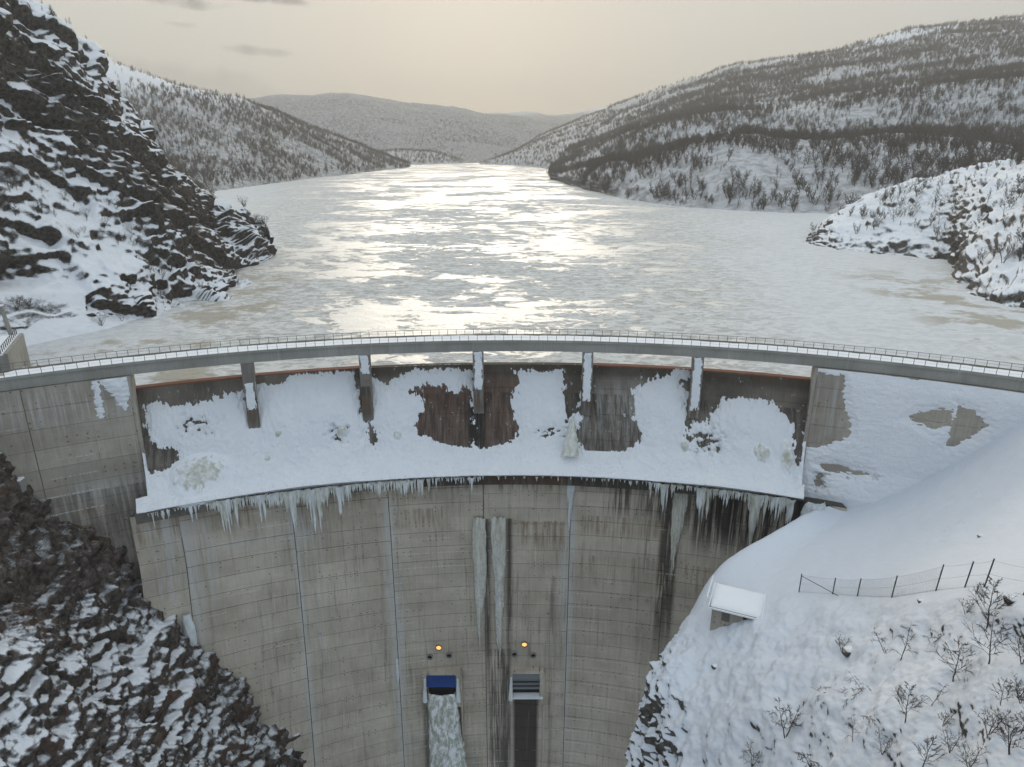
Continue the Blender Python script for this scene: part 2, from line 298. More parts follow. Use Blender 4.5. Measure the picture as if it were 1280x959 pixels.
def lake_mat():
    m = Mat('lake_ice', .5, .5); p = m.geo.outputs['Position']; x, y, z = m.xyz()
    reg = m.noise(.016, 4, .5, m.scale(p, (1, 1.2, 1)), .5); mid = m.noise(.085, 12, .70, m.scale(p, (1, 1.5, 1)), .7); fine = m.noise(.6, 9, .75, m.scale(p, (1, 1.6, 1)), .4)
    k = m.math('ADD', m.math('ADD', m.mul(reg, .40), m.mul(mid, .46)), m.mul(fine, .18))
    # bare ice lies along the middle of the lake, wind-packed snow to the sides
    off = m.math('ADD', m.math('ABSOLUTE', m.math('ADD', x, m.mul(y, .04))), m.mul(m.math('SUBTRACT', m.noise(.01, 3), .5), 80.)); side = m.mul(m.step(m.math('DIVIDE', off, m.math('ADD', m.mul(y, .34), 30.)), .3, 1.2), .13)
    k = m.math('SUBTRACT', k, side); ice = m.step(k, .512, .532)
    grey = m.step(m.noise(.22, 10, .75, m.scale(p, (1, 1.6, 1), (50, 9, 0)), .8), .44, .58)
    snowc = m.mix(grey, (.74, .74, .72), (.48, .48, .455)); snowc = m.mix(m.mul(m.step(side, .04, .12), .6), snowc, (.74, .76, .78)); c = m.mix(ice, snowc, (.70, .69, .65))
    # yellow-brown flooded ice along the shores
    sh = m.mul(m.mul(m.step(m.noise(.06, 7, .65), .5, .58), m.step(y, 300, 240)), m.step(m.math('MAXIMUM', m.math('SUBTRACT', m.math('SUBTRACT', m.mul(x, -1), m.mul(y, .16)), 32.), m.math('SUBTRACT', m.math('SUBTRACT', x, m.mul(y, .12)), 88.)), 0, 14))
    c = m.mix(m.mul(sh, .75), c, (.40, .36, .28)); m.col(c)
    m.set(m.b.inputs['Roughness'], m.math('SUBTRACT', .9, m.mul(ice, .50)))
    m.set(m.b.inputs['Specular IOR Level'], m.math('ADD', .0, m.mul(ice, .7)))
    h = m.math('ADD', m.mul(mid, 1.2), m.mul(fine, m.math('SUBTRACT', .8, m.mul(ice, .60)))); m.bump(h, .6); return m
M_lake = lake_mat()
for k, q in list(globals().items()):
    if isinstance(q, Mat): globals()[k] = q.m

# ------------------------------------------------------------------ the lake, the valley floor
ny = 60; ys = np.concatenate([[100], np.geomspace(120, 9000, ny)]); xs = np.linspace(-1, 1, 21)
G = np.array([[(s*(260+y*1.3), y, LAKE) for s in xs] for y in ys])
def cut(G):                          # the ice ends at the upstream face of the dam
    G = G.copy(); r = np.hypot(G[..., 0], G[..., 1]+30.8); m = (r < 176.5)
    yy = np.sqrt(np.maximum(176.0**2-G[..., 0]**2, 0))-30.8; G[..., 1] = np.where(m & (np.abs(G[..., 0]) < 176), np.maximum(G[..., 1], yy), G[..., 1]); return G
o = link('lake', mesh('lake', cut(G).reshape(-1, 3), gridf(*G.shape[:2], flip=True)), M_lake); tag(o, kind='structure')
def flatgrid(name, x0, x1, y0, y1, z, mat, n=80, amp=1.5, sc=.08):
    X, Y = np.meshgrid(np.linspace(x0, x1, n), np.linspace(y0, y1, n)); Gp = np.stack([X, Y, np.full_like(X, z)], -1); Gp[..., 2] += amp*fbm(Gp*sc, 5)
    return tag(link(name, mesh(name, Gp.reshape(-1, 3), gridf(n, n, flip=True), True), mat), kind='structure')
flatgrid('gorge_floor', -90, 90, -60, 136, -172, M_cliff, 90, 3)

# ------------------------------------------------------------------ terrain
HILLS = {}
def terrain(name, C, n, m, mat, amp=2., sc=.05, oct=6, ridge=0., strata=0., extra=None, flip=False, dip=(.35, .15, 1.), key=None, rocky=None, calm=None, fac=(), blur=2, fax=(1, 1, 1), frame=((1, 0, 0), (0, 1, 0), (0, 0, 1))):
    Gt = loft(C, n, m); N = normals(Gt)
    if flip: N = -N
    d = amp*fbm(Gt*sc, oct)
    if ridge: d = d+ridge*fbm(Gt*sc*.8+31, oct, ridge=True, gain=.55)
    if strata:
        q = Gt@np.array(dip)+5*fbm(Gt*.045, 4); d = d+strata*(np.abs((q/3.1) % 1-.5)*2*.6+np.abs((q/1.13+.3) % 1-.5)*.5)
    for fs, fa in fac:
        wq = Gt+1.2/fs*.25*np.stack([fbm(Gt*fs*.7+k, 2) for k in (3, 13, 23)], -1); wq = np.stack([wq@np.array(e) for e in frame], -1); d = d+fa*facets(wq*fs*np.array(fax), fs)
    if extra is not None: d = d+extra(Gt)
    if calm is not None: d = d*calm(Gt)
    for _ in range(blur if fac else 0):                   # weather the edges of the facets
        q = np.pad(d, 1, 'edge'); d = (q[1:-1, 1:-1]*2+q[:-2, 1:-1]+q[2:, 1:-1]+q[1:-1, :-2]+q[1:-1, 2:])/6
    Gt = Gt+N*d[..., None]
    o = link(name, mesh(name, Gt.reshape(-1, 3), gridf(n, m, flip=flip), True), mat); tag(o, kind='structure')
    if rocky is not None: o.data.attributes.new('rockiness', 'FLOAT', 'POINT').data.foreach_set('value', rocky(Gt).ravel().astype(np.float32))
    HILLS[key or name] = (Gt, normals(Gt)*(-1 if flip else 1)); return o
# left bank and cliff above the lake
sho = [(-165, 60, -46), (-150, 112, -47), (-124, 158, -48), (-103, 193, -48.5), (-93, 224, -48.5), (-98, 262, -48.5), (-108, 329, -48.5), (-150, 352, -50)]
rid = [(-200, 90, 20), (-185, 140, 45), tuple(PY(-150, -150, 200)), tuple(PY(2, -22, 235)), tuple(PY(98, 60, 262)), tuple(PY(192, 190, 300)), tuple(PY(340, 297, 333)), (-155, 350, -50)]
def ridge_v(u): return np.interp(u, [-100, 0, 100, 200, 270, 345], [-120, 0, 75, 200, 258, 300])
def rock_l(G):
    u, v, t = proj(G); dv = v-ridge_v(u); band = np.exp(-((dv-(75-.12*u))/46)**2)*np.clip((330-u)/80, 0, 1)
    return .55*band-.26+.35*np.exp(-((u-60)/80)**2-((v-385-.12*u)/16)**2)+.3*np.exp(-((u-15)/25)**2-((v-318)/16)**2)-.8*np.clip((v-400+.05*u)/14, 0, 1)*np.clip((u-40)/20, 0, 1)+.25*fbm(G*.03+9, 3)+.12*np.exp(-((u-215)/40)**2-((v-355)/30)**2)
def calm_l(G):
    u, v, t = proj(G); return (1-.9*np.clip((v-np.where(u < 110, 340, 385))/25, 0, 1)*np.clip((260-u)/60, 0, 1))*(1-.45*np.clip((v-ridge_v(u)-130)/40, 0, 1)*np.clip((330-v)/30+1, .5, 1))
C = []
for f, dz, dx in ((-.12, -8, 6), (0, 0, 0), (.18, -7, 2), (.45, -4, 0), (.72, 2, 2), (1, 0, 0)):
    C.append([np.array(a)*(1-f)+np.array(b)*f+np.array([dx*(1 if 1 <= i <= 5 else .1), 0, dz*(1 if 1 <= i <= 5 else .1)]) for i, (a, b) in enumerate(zip(sho, rid))])
C.append([np.array(b)+np.array([-30, 15, -6]) for b in rid]); C.append([np.array(b)+np.array([-110, 70, -50]) for b in rid])
terrain('cliff', C, 480, 760, M_lcliff, blur=2, fac=((.055, 3.6), (.14, 2.0), (.4, .9), (1.1, .3)), fax=(1, .5, 1.2), frame=((1, 0, 0), (0, .84, -.54), (0, .54, .84)), amp=3.5, sc=.05, ridge=4, strata=.3, oct=7, flip=False, key='lcliff', dip=(.1, .62, .78), rocky=rock_l, calm=calm_l)
# left wall of the gorge below the dam
C = []
for y, dx in ((-30, -18), (20, -6), (55, -2), (85, 1), (105, -1), (135, 0)):
    C.append([(x+dx, y, z) for x, z in ((-140, -26), (-112, -36), (-93, -47), (-79, -73), (-63, -98), (-51, -124), (-38, -160), (-30, -185))])
terrain('rock_slope', C, 620, 560, M_cliff, blur=1, fac=((.085, 1.5), (.25, 1.0), (.6, .6), (1.5, .3)), fax=(1, .7, 1.15), frame=((.9, .2, .38), (-.2, .95, .2), (-.38, -.2, .9)), amp=2.6, sc=.06, ridge=2.0, strata=.2, oct=8, flip=False, key='gorge', dip=(.55, .25, .8), rocky=lambda G: (lambda u, v, t: .42*np.exp(-((u-60)/130)**2-((v-660)/120)**2)-.25*np.exp(-((u-20)/80)**2-((v-900)/70)**2)+.12*np.exp(-((u-(v-480)*.75)/40)**2)+.25*fbm(G*.06, 4)+.07)(*proj(G)))
# right bank: drift against the dam, shoulder with the fence, slope and gorge edge
T = [
 [(960, 980, 150), (990, 740, 147), (1008, 646, 135), (1075, 628, 141), (1160, 586, 137), (1243, 526, 131), (1330, 470, 124), (1500, 400, 118), (1900, 380, 110)],
 [(900, 980, 135), (930, 790, 133), (962, 670, 127), (1040, 660, 127), (1130, 640, 121), (1230, 600, 113), (1330, 560, 104), (1500, 500, 97), (1900, 440, 90)],
 [(850, 980, 128), (872, 800, 125), (903, 706, 121), (990, 700, 116), (1090, 695, 106), (1200, 672, 94), (1310, 645, 85), (1480, 590, 78), (1900, 500, 70)],
 [(830, 1010, 120), (842, 850, 118), (868, 765, 115), (960, 752, 106), (1060, 745, 95), (1160, 740, 78), (1270, 742, 62), (1450, 725, 52), (1900, 600, 45)],
 [(810, 1020, 116), (816, 890, 113), (836, 815, 110), (930, 815, 99), (1040, 810, 85), (1150, 805, 70), (1280, 805, 56), (1450, 800, 47), (1900, 700, 38)],
 [(795, 1060, 114), (800, 945, 110), (812, 880, 107), (900, 885, 93), (1020, 880, 77), (1140, 880, 62), (1280, 880, 50), (1460, 880, 42), (1900, 800, 33)],
 [(785, 1110, 112), (790, 1015, 108), (799, 960, 105), (890, 965, 88), (1010, 965, 71), (1140, 965, 56), (1290, 965, 45), (1470, 975, 38), (1900, 900, 29)],
 [(770, 1250, 108), (780, 1150, 103), (790, 1100, 100), (880, 1100, 80), (1000, 1110, 62), (1130, 1120, 48), (1300, 1120, 38), (1480, 1140, 32), (1900, 1100, 25)],
 [(740, 1600, 100), (760, 1500, 92), (780, 1450, 85), (880, 1450, 62), (1000, 1450, 47), (1130, 1450, 36), (1300, 1450, 28), (1480, 1450, 24), (1900, 1450, 19)]]
C = [[P(*q) for q in row] for row in T]
def slope_extra(Gt):                 # rough ground below the fence and on the gorge wall, smooth drift above
    u, v, t = proj(Gt); w = np.clip((v-735)/60, 0, 1); e = np.clip((870-u)/40, 0, 1)*np.clip((v-760)/50, 0, 1)
    hump = np.abs(fbm(Gt*np.array([.22, .22, .22]), 5)); 
    return w*(1.6*fbm(Gt*.16, 5)-.9*hump)+e*(2.5*fbm(Gt*.2+7, 5, ridge=True)-.8)+.25*fbm(Gt*.08, 3)
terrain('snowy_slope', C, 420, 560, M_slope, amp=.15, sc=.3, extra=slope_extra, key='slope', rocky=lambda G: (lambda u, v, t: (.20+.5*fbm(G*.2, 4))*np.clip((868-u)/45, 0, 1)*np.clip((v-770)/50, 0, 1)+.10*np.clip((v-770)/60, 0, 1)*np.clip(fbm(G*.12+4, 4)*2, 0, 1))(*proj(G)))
# spur on the right shore
sh = [L(1005, 302), L(1040, 312), L(1100, 318), L(1180, 327), L(1192, 350), L(1225, 382), L(1290, 395), L(1400, 415), (165, 140, LAKE)]
cr = [PY(1012, 291, 392), PY(1050, 262, 420), PY(1110, 236, 420), PY(1180, 218, 400), PY(1240, 206, 370), PY(1300, 196, 340), PY(1400, 170, 300), PY(1550, 150, 250), (330, 160, 0)]
C = [[np.array(a)+np.array([-4, -3, -6]) for a in sh], sh]
for f, b in ((.3, 4), (.62, 5), (1, 0)): C.append([np.array(a)*(1-f)+np.array(c)*f+np.array([0, 0, b*(.1 if i == 0 else 1)]) for i, (a, c) in enumerate(zip(sh, cr))])
C.append([np.array(a)+np.array([25, 35, -3]) for a in cr]); C.append([np.array(a)+np.array([80, 120, -45]) for a in cr])
terrain('headland', C, 280, 440, M_spur, fac=((.12, 1.2), (.4, .5)), amp=2.6, sc=.05, ridge=1.8, strata=.5, oct=6, flip=False, key='spur',
        extra=lambda Gt: (lambda u, v, t: 5*np.clip((u-1190)/40, 0, 1)*np.clip((v-215)/60, 0, 1)*fbm(Gt*.05+3, 6, ridge=True))(*proj(Gt)))
# the long wooded hillside on the right
U = [690, 770, 890, 1010, 1140, 1290, 1500]
rows = [[L(684, 224), L(775, 249), L(895, 262), L(1015, 267), L(1140, 276), L(1300, 290), L(1500, 310)],
 [PY(684, 217, 1130), PY(775, 203, 800), PY(890, 178, 700), PY(1010, 176, 680), PY(1140, 176, 640), PY(1290, 192, 580), PY(1500, 200, 500)],
 [PY(690, 207, 1300), PY(785, 193, 1050), PY(890, 170, 960), PY(1010, 168, 930), PY(1140, 166, 880), PY(1290, 175, 800), PY(1500, 180, 700)],
 [PY(705, 192, 1500), PY(795, 165, 1220), PY(890, 140, 1120), PY(1010, 130, 1080), PY(1140, 112, 1020), PY(1290, 100, 960), PY(1500, 70, 850)],
 [PY(725, 178, 1750), PY(815, 152, 1500), PY(905, 130, 1420), PY(1020, 117, 1380), PY(1150, 98, 1300), PY(1290, 80, 1250), PY(1500, 40, 1100)],
 [PY(755, 150, 2050), PY(835, 128, 1850), PY(920, 103, 1750), PY(1030, 85, 1700), PY(1160, 62, 1650), PY(1300, 40, 1600), PY(1500, 10, 1500)],
 [PY(758, 134, 2500), PY(830, 109, 2350), PY(905, 86, 2250), PY(1030, 66, 2150), PY(1140, 37, 2100), PY(1290, 18, 2050), PY(1500, -10, 1900)],
 [PY(758, 150, 3000), PY(830, 130, 2900), PY(905, 110, 2800), PY(1030, 90, 2700), PY(1140, 60, 2600), PY(1290, 40, 2600), PY(1500, 10, 2500)]]
rows.insert(0, [np.array(a)+np.array([-3, -8, -12]) for a in rows[0]])
for r in rows: r.append(np.array(r[-1])+np.array([700, -100, 90*len(r)/9]))
terrain('hillside', rows, 300, 400, M_hill, amp=16, sc=.006, ridge=7, oct=7, flip=False, key='right')
# far end of that shore
rows = [[L(598, 205.5), L(640, 207), L(680, 210), L(720, 218), L(800, 225)],
 [PY(610, 201, 2300), PY(650, 190, 2150), PY(690, 180, 2000), PY(730, 175, 1900), PY(810, 170, 1800)],
 [PY(640, 190, 2700), PY(670, 175, 2600), PY(705, 160, 2500), PY(750, 145, 2500), PY(830, 120, 2500)],
 [PY(675, 176, 3300), PY(705, 160, 3200), PY(740, 145, 3100), PY(780, 132, 3000), PY(850, 118, 3000)],
 [PY(700, 175, 3900), PY(730, 165, 3900), PY(760, 160, 3900), PY(800, 150, 3800), PY(860, 140, 3800)]]
rows.insert(0, [np.array(a)+np.array([-3, -8, -12]) for a in rows[0]])
terrain('hillside', rows, 120, 120, M_hill, amp=18, sc=.005, ridge=6, oct=6, flip=False, key='right_far')
# the wooded hill on the left
rows = [[L(150, 262), L(240, 243), L(320, 231), L(395, 222.5), L(455, 215), L(506, 210.3)],
 [PY(120, 215, 900), PY(220, 200, 950), PY(310, 195, 1100), PY(390, 200, 1300), PY(450, 203, 1550), PY(507, 209, 1790)],
 [PY(90, 150, 1000), PY(200, 150, 1080), PY(300, 158, 1250), PY(380, 175, 1450), PY(448, 192, 1660), PY(508, 208, 1830)],
 [PY(70, 105, 1150), PY(180, 112, 1200), PY(285, 126, 1400), PY(370, 155, 1600), PY(440, 181, 1760), PY(510, 208, 1880)],
 [PY(60, 62, 1500), PY(150, 86, 1480), PY(262, 122, 1550), PY(362, 152, 1750), PY(440, 182, 1880), PY(512, 209, 1950)],
 [PY(60, 100, 1800), PY(150, 120, 1800), PY(262, 150, 1800), PY(362, 175, 1950), PY(440, 195, 2000), PY(512, 211, 2000)]]
rows.insert(0, [np.array(a)+np.array([3, -8, -12]) for a in rows[0]])
for r in rows: r.insert(0, np.array(r[0])+np.array([-700, -300, 60]))
terrain('hillside', rows, 240, 260, M_lhill, amp=13, sc=.007, ridge=6, oct=7, flip=True, key='left')
# far mountains closing the valley
def far(name, sky, base, key, amp, seed):
    sky = [PY(*q) for q in sky]; base = [np.array(q, float) for q in base]
    rows = [base]+[[a*(1-f)+b*f+np.array([0, 0, g]) for a, b in zip(base, sky)] for f, g in ((.3, -15), (.65, 8), (1, 0))]+[[b+np.array([0, 700, -160]) for b in sky]]
    terrain(name, rows, 110, 260, M_far, amp=amp, sc=.004, ridge=amp*.4, oct=7, flip=False, key=key)
far('mountain', [(-300, 60, 3800), (100, 110, 3700), (200, 118, 3600), (320, 122, 3500), (390, 117, 3400), (440, 117, 3400), (500, 127, 3500), (560, 134, 3500), (610, 143, 3600), (680, 150, 3800), (800, 155, 4000)],
    [(-1900, 2300, LAKE-4), (-1100, 2350, LAKE-4), (-800, 2300, LAKE-4), (-600, 2250, LAKE-4), (-460, 2250, LAKE-4), (-350, 2250, LAKE-4), (-230, 2300, LAKE-4), (-160, 2350, LAKE-4), (-90, 2400, LAKE-4), (100, 2600, LAKE-4), (500, 2900, LAKE-4)], 'far1', 24, 1)
far('mountain', [(400, 150, 6000), (560, 142, 6000), (620, 141, 5800), (660, 140, 5800), (700, 143, 5800), (760, 134, 5600), (860, 150, 5600), (1100, 100, 5600), (1600, 60, 5600)],
    [(-1500, 4000, LAKE-4), (-800, 4100, LAKE-4), (-300, 4100, LAKE-4), (0, 4000, LAKE-4), (300, 4000, LAKE-4), (600, 4000, LAKE-4), (1200, 4000, LAKE-4), (2300, 4000, LAKE-4), (4000, 3900, LAKE-4)], 'far2', 28, 2)
rows = [[L(455, 207.5), L(500, 206.5), L(540, 205.5), L(575, 204.5)], [PY(460, 201, 2180), PY(500, 199, 2220), PY(545, 199, 2280), PY(578, 202, 2380)],
 [PY(465, 191, 2400), PY(505, 187, 2450), PY(548, 191, 2480), PY(582, 202, 2500)], [PY(470, 193, 2650), PY(510, 192, 2650), PY(552, 197, 2650), PY(586, 204, 2650)]]
rows.insert(0, [np.array(a)+np.array([0, -10, -12]) for a in rows[0]])
terrain('hill', rows, 60, 80, M_hill, amp=6, sc=.01, ridge=3, oct=6, flip=False, key='lowhill')

# ------------------------------------------------------------------ the dam
CY = -30.8
def A(Rr, a, z): return (Rr*math.sin(a), CY+Rr*math.cos(a), z)
def Rz(z): return 165.5-max(0, -80-z)*1.08
def FY(x, z, off=0):
    r = max(Rz(z), abs(x)+8); return 134.7-(r-math.sqrt(r*r-x*x))-off
dam = empty('dam', (0, 0, 0), label='tall curved concrete arch dam with icy spillway below the road bridge', cat='dam')
def xface(x0, x1, z0, z1, off, back, name, mat, nx=5, parent=dam):
    v = []
    for x in np.linspace(x0, x1, nx+1):
        for z in (z0, z1): v += [(x, FY(x, z, off), z), (x, FY(x, z)+back, z)]
    f = []
    for i in range(nx):
        a = i*4; b = a+4; f += [(a, b, b+2, a+2), (a+2, b+2, b+3, a+3), (b+1, a+1, a+3, b+3), (a+1, b+1, b, a)]
    f += [(0, 2, 3, 1), (nx*4, nx*4+1, nx*4+3, nx*4+2)]
    return link(name, mesh(name, v, f), mat, parent)
def arcface(R0, R1, a0, a1, z0, z1, name, mat, n=5, R0t=None, parent=dam):
    R0t = R0 if R0t is None else R0t; v = []; f = []
    for a in np.linspace(a0, a1, n+1): v += [A(R0, a, z0), A(R1, a, z0), A(R0t, a, z1), A(R1, a, z1)]
    for i in range(n):
        a = i*4; b = a+4; f += [(a, b, b+2, a+2), (a+2, b+2, b+3, a+3), (b+1, a+1, a+3, b+3), (a+1, b+1, b, a)]
    f += [(0, 2, 3, 1), (n*4, n*4+1, n*4+3, n*4+2)]
    return link(name, mesh(name, v, f), mat, parent)
AL, AR = R(-25.1), R(20.5)
for i, z in enumerate(np.arange(-175, -67.3, 5.4)):    # dark heart seen in the joints
    xface(-73.5, 66, z, min(z+5.4, -67.2), -.12, 3, 'core', M_core, 24)
JX = [-73.5, -66, -46, -26.5, -6.2, 12.8, 33.6, 50, 66]
OPEN = [(-21.2, -13.6, -127, -118.6), (.6, 8.2, -127, -118.6)]       # outlet recesses
for c in range(len(JX)-1):
    dz = (0, .9, 0, 1.5, 0, .6, 1.8, .4)[c]; z1 = -67.2; k = 0
    while z1 > -170:
        z0 = (-67.2-3.6*(k+1)+dz) if k or dz < 1 else -67.2-3.6+dz
        off = rng.uniform(0, .07)+(.45 if (c == 4 and z1 > -77) else 0)+(.2 if (c == 3 and z1 > -74) else 0)+(.25 if (c in (1, 2) and z1 > -73) else 0)
        if not (c in (3, 4) and z1 > -130 and z0 < -116 and False):
            xface(JX[c]+.08, JX[c+1]-.08, z0+.05, z1-.05, off, .5, 'concrete_block', M_face, 6)
        z1 = z0; k += 1
# abutments either side of the spillway
for a0, a1, edges in ((R(-42), AL, 3), (AR, R(38), 3)):
    arcface(169.75, 176.0, a0, a1, -125, -40.35, 'abutment_core', M_core, 24)
    st = (a1-a0)/edges
    for j in range(edges):
        for k in range(16):
            z1 = -40.3-3.9*k; z0 = z1-3.9; off = rng.uniform(-.05, .03)
            arcface(169.3+off, 170.2, a0+st*j+.0003, a0+st*(j+1)-.0003, z0+.03, z1-.03, 'concrete_block', M_abut, 6)
# wing walls facing the spillway
for a, s in ((AL, 1), (AR, -1)):
    arcface(169.2, 175.9, min(a, a+s*.004), max(a, a+s*.004), -66.5, -40.3, 'wing_wall', M_abut, 1)
PA = [R(-18.0), R(-10.3), R(-2.4), R(5.35), R(12.9)]
# weir face: four lifts of blocks in each bay
zs = [-44.5, -49.0, -54.0, -59.0, -64.6]; rs = [174.3, 172.3, 170.0, 167.8, 165.3]
BA = [AL+.004]+PA+[AR-.004]
for b in range(6):
    for k in range(4):
        o_ = rng.uniform(0, .06)
        n = 2; st = (BA[b+1]-BA[b])/n
        for j in range(n):
            arcface(rs[k+1]-o_, 175.5, BA[b]+st*j+.0002, BA[b]+st*(j+1)-.0002, zs[k+1]+.03, zs[k]-.03, 'weir_block', M_weir, 5, R0t=rs[k]-o_)
    arcface(174.25, 175.9, BA[b], BA[b+1], -45.6, -44.3 if b in (0, 1, 4, 5) else -44.45, 'weir_crest', M_crest if b in (0, 1, 4, 5) else M_weir, 8)
arcface(166.6, 175.4, AL, AR, -66.3, -44.8, 'weir_core', M_core, 40, R0t=175.0)
# lip under the snow ledge
for a0, a1, r in ((R(-25.9), PA[1], 161.7), (PA[1], R(-2.4), 161.85), (R(-2.4), PA[3]-.003, 161.85), (PA[3]-.0025, R(12.9), 161.7), (R(12.9), R(20.2), 161.6)):
    arcface(r, 168, a0, a1, -67.1, -64.75, 'lip', M_lip, 12)

# the bridge over the weir
bridge = empty('road_bridge', (0, 169.5+CY, -38), label='slender curved concrete road bridge with railings crossing above the spillway', cat='bridge')
bridge_inv = Vector((0, -(169.5+CY), 38))
def onbridge(o): o.location = bridge_inv; return o
A0, A1 = R(-43), R(40)
onbridge(arcface(169.75, 174.4, A0, A1, -40.2, -38.25, 'girder', M_girder, 90, parent=bridge))
onbridge(arcface(169.5, 174.7, A0, A1, -38.25, -38.0, 'deck', M_girder, 90, parent=bridge))
onbridge(arcface(174.05, 174.65, A0, A1, -38.0, -37.72, 'kerb', M_kerb, 90, parent=bridge))
onbridge(arcface(169.55, 169.85, A0, A1, -38.0, -37.8, 'kerb', M_girder, 90, parent=bridge))
# road snow
na, nr = 700, 14; aa = np.linspace(A0, A1, na); rr = np.linspace(169.6, 174.1, nr)
AA, RR = np.meshgrid(aa, rr, indexing='ij'); Z = np.full_like(AA, -37.86); Pn = np.stack([RR*np.sin(AA), CY+RR*np.cos(AA), Z], -1)
Z += .12*fbm(Pn*.35, 4)+.28*np.clip((RR-172.4)/1.6, 0, 1)*np.clip(fbm(Pn*.12+5, 3)+.35, 0, 1)
Z[:, 0] = -37.99; Z[:, -1] = -38; Z = np.where((AA < R(-31)) & (RR > 171.5), Z-.45*np.clip((R(-31)-AA)/.02, 0, 1), Z)
Pn[..., 2] = Z
o = link('road_snow', mesh('road_snow', Pn.reshape(-1, 3), gridf(na, nr), True), M_snow); tag(o, 'bluish white snow lying along the roadway of the bridge deck', 'snow', kind='stuff')
postm = MB().box(-.045, .045, -.045, .045, 0, 1.1); pm = mesh('post', postm.v, postm.f); pm.materials.append(M_rail)
for Rr, zb, zt in ((174.55, -37.72, 1.12), (169.68, -37.8, 1.12)):
    rl = MB()
    for zz in (zt, zt*.52):
        w = .05 if zz == zt else .022; w *= (.85 if Rr > 170 else .5)
        pts = [A(Rr, a, zb+zz-.03) for a in np.linspace(A0, A1, 200)]; rl.tube(pts, w, 4)
    ra = rl.build('railing', M_rail, bridge); onbridge(ra)
    n = int((A1-A0)*Rr/1.82)
    for i in range(n+1):
        a = A0+(A1-A0)*i/n; q = link('post', pm, None, ra); q.location = A(Rr, a, zb); q.rotation_euler = (0, 0, -a)
# piers: tapering fins from the girder down to the weir
for i, a in enumerate(PA):
    hw = 1.12/169.5; mb = MB(); zt, zb = -40.2, (-55.2, -54.6, -54.0, -54.2, -53.4)[i]
    def q(Rr, s, z): return A(Rr, a+s*hw, z)
    Rt, Rb = 169.85, 169.55
    mb.hexa([q(Rb, -1, zb), q(Rb, 1, zb), q(172, 1, zb), q(172, -1, zb), q(Rt, -1, zt), q(Rt, 1, zt), q(175.3, 1, zt), q(175.3, -1, zt)])
    onbridge(mb.build('pier', M_pier, bridge))

# ------------------------------------------------------------------ snow stuck to the spillway and the right abutment
bare = [
 [(158, 465), (310, 465), (305, 485), (285, 493), (262, 500), (240, 506), (215, 507), (200, 504), (182, 508), (182, 528), (188, 548), (196, 560), (218, 562), (222, 575), (205, 588), (187, 592), (160, 500)],
 [(322, 455), (450, 450), (440, 463), (415, 462), (375, 464), (355, 470), (348, 478), (322, 478)],
 [(444, 450), (452, 450), (462, 520), (471, 562), (466, 562), (452, 515), (444, 480)], [(300, 470), (312, 470), (318, 530), (308, 505)],
 [(460, 446), (592, 446), (592, 462), (560, 458), (540, 460), (515, 462), (495, 470), (483, 481), (474, 475), (462, 466)],
 [(508, 490), (520, 484), (535, 481), (556, 483), (572, 492), (580, 480), (592, 488), (592, 562), (585, 568), (575, 565), (550, 556), (540, 545), (523, 540), (520, 520), (530, 508), (527, 500)],
 [(592, 446), (645, 446), (642, 463), (650, 478), (640, 500), (645, 530), (645, 550), (630, 558), (600, 568), (592, 562)], [(600, 440), (730, 440), (730, 463), (600, 462)],
 [(703, 450), (732, 450), (725, 510), (722, 517), (708, 525), (705, 510), (705, 480)],
 [(742, 440), (865, 445), (862, 456), (838, 458), (836, 468), (815, 474), (800, 480), (790, 490), (795, 500), (793, 520), (800, 548), (790, 562), (760, 576), (740, 578), (725, 575), (724, 520)], [(850,475),(868,474),(868,520),(860,545),(855,520),(860,490)],
 [(868, 440), (1020, 450), (1018, 500), (1003, 548), (1000, 560), (990, 545), (990, 530), (975, 512), (955, 500), (925, 497), (905, 500), (890, 515), (885, 530), (870, 528), (862, 520)],
 [(1022, 470), (1006, 540), (996, 604), (992, 592), (996, 545)]]
bareR = [[(1010, 460), (1060, 468), (1058, 490), (1062, 510), (1068, 530), (1065, 545), (1045, 555), (1025, 562), (1005, 565), (990, 575)],
 [(1128, 522), (1145, 513), (1175, 508), (1196, 510), (1190, 535), (1170, 538), (1145, 532)], [(1196, 503), (1215, 508), (1240, 530), (1220, 547), (1195, 560), (1180, 560), (1187, 535)],
 [(1020, 578), (1045, 578), (1085, 588), (1100, 598), (1060, 596), (1030, 592)], [(1015, 590), (1030, 590), (1032, 608), (1018, 612)]]
prof = np.array([(174.6, -44.35), (173.9, -45.6), (172.3, -49), (170, -54), (168.6, -57.5), (167.2, -60.2), (165.2, -62.6), (163.3, -64.0), (162.0, -64.55), (161.55, -64.95)])
na, nq = 1100, 150; pq = catmull(np.c_[prof, prof[:, :1]*0], nq)[:, :2]; tt = np.gradient(pq, axis=0); nn = np.stack([tt[:, 1], -tt[:, 0]], -1); nn /= np.linalg.norm(nn, axis=1)[:, None]
aa = np.linspace(R(-25.75), R(20.6), na); AA = np.repeat(aa[:, None], nq, 1)
def arcpts(AA, Rr, Zz): return np.stack([Rr*np.sin(AA), CY+Rr*np.cos(AA), Zz], -1)
Rb = np.repeat(pq[None, :, 0], na, 0); Zb = np.repeat(pq[None, :, 1], na, 0); base0 = arcpts(AA, Rb, Zb); u, v, t = proj(base0)
s = np.full(u.shape, 1e3)
for pl in bare: s = np.minimum(s, polysd(u, v, pl))
s = s+4.0*fbm(base0*np.array([.35, .35, .6]), 4)+13.0*fbm(base0*np.array([1.5, 1.5, .45])+40, 6, gain=.66)+1.5
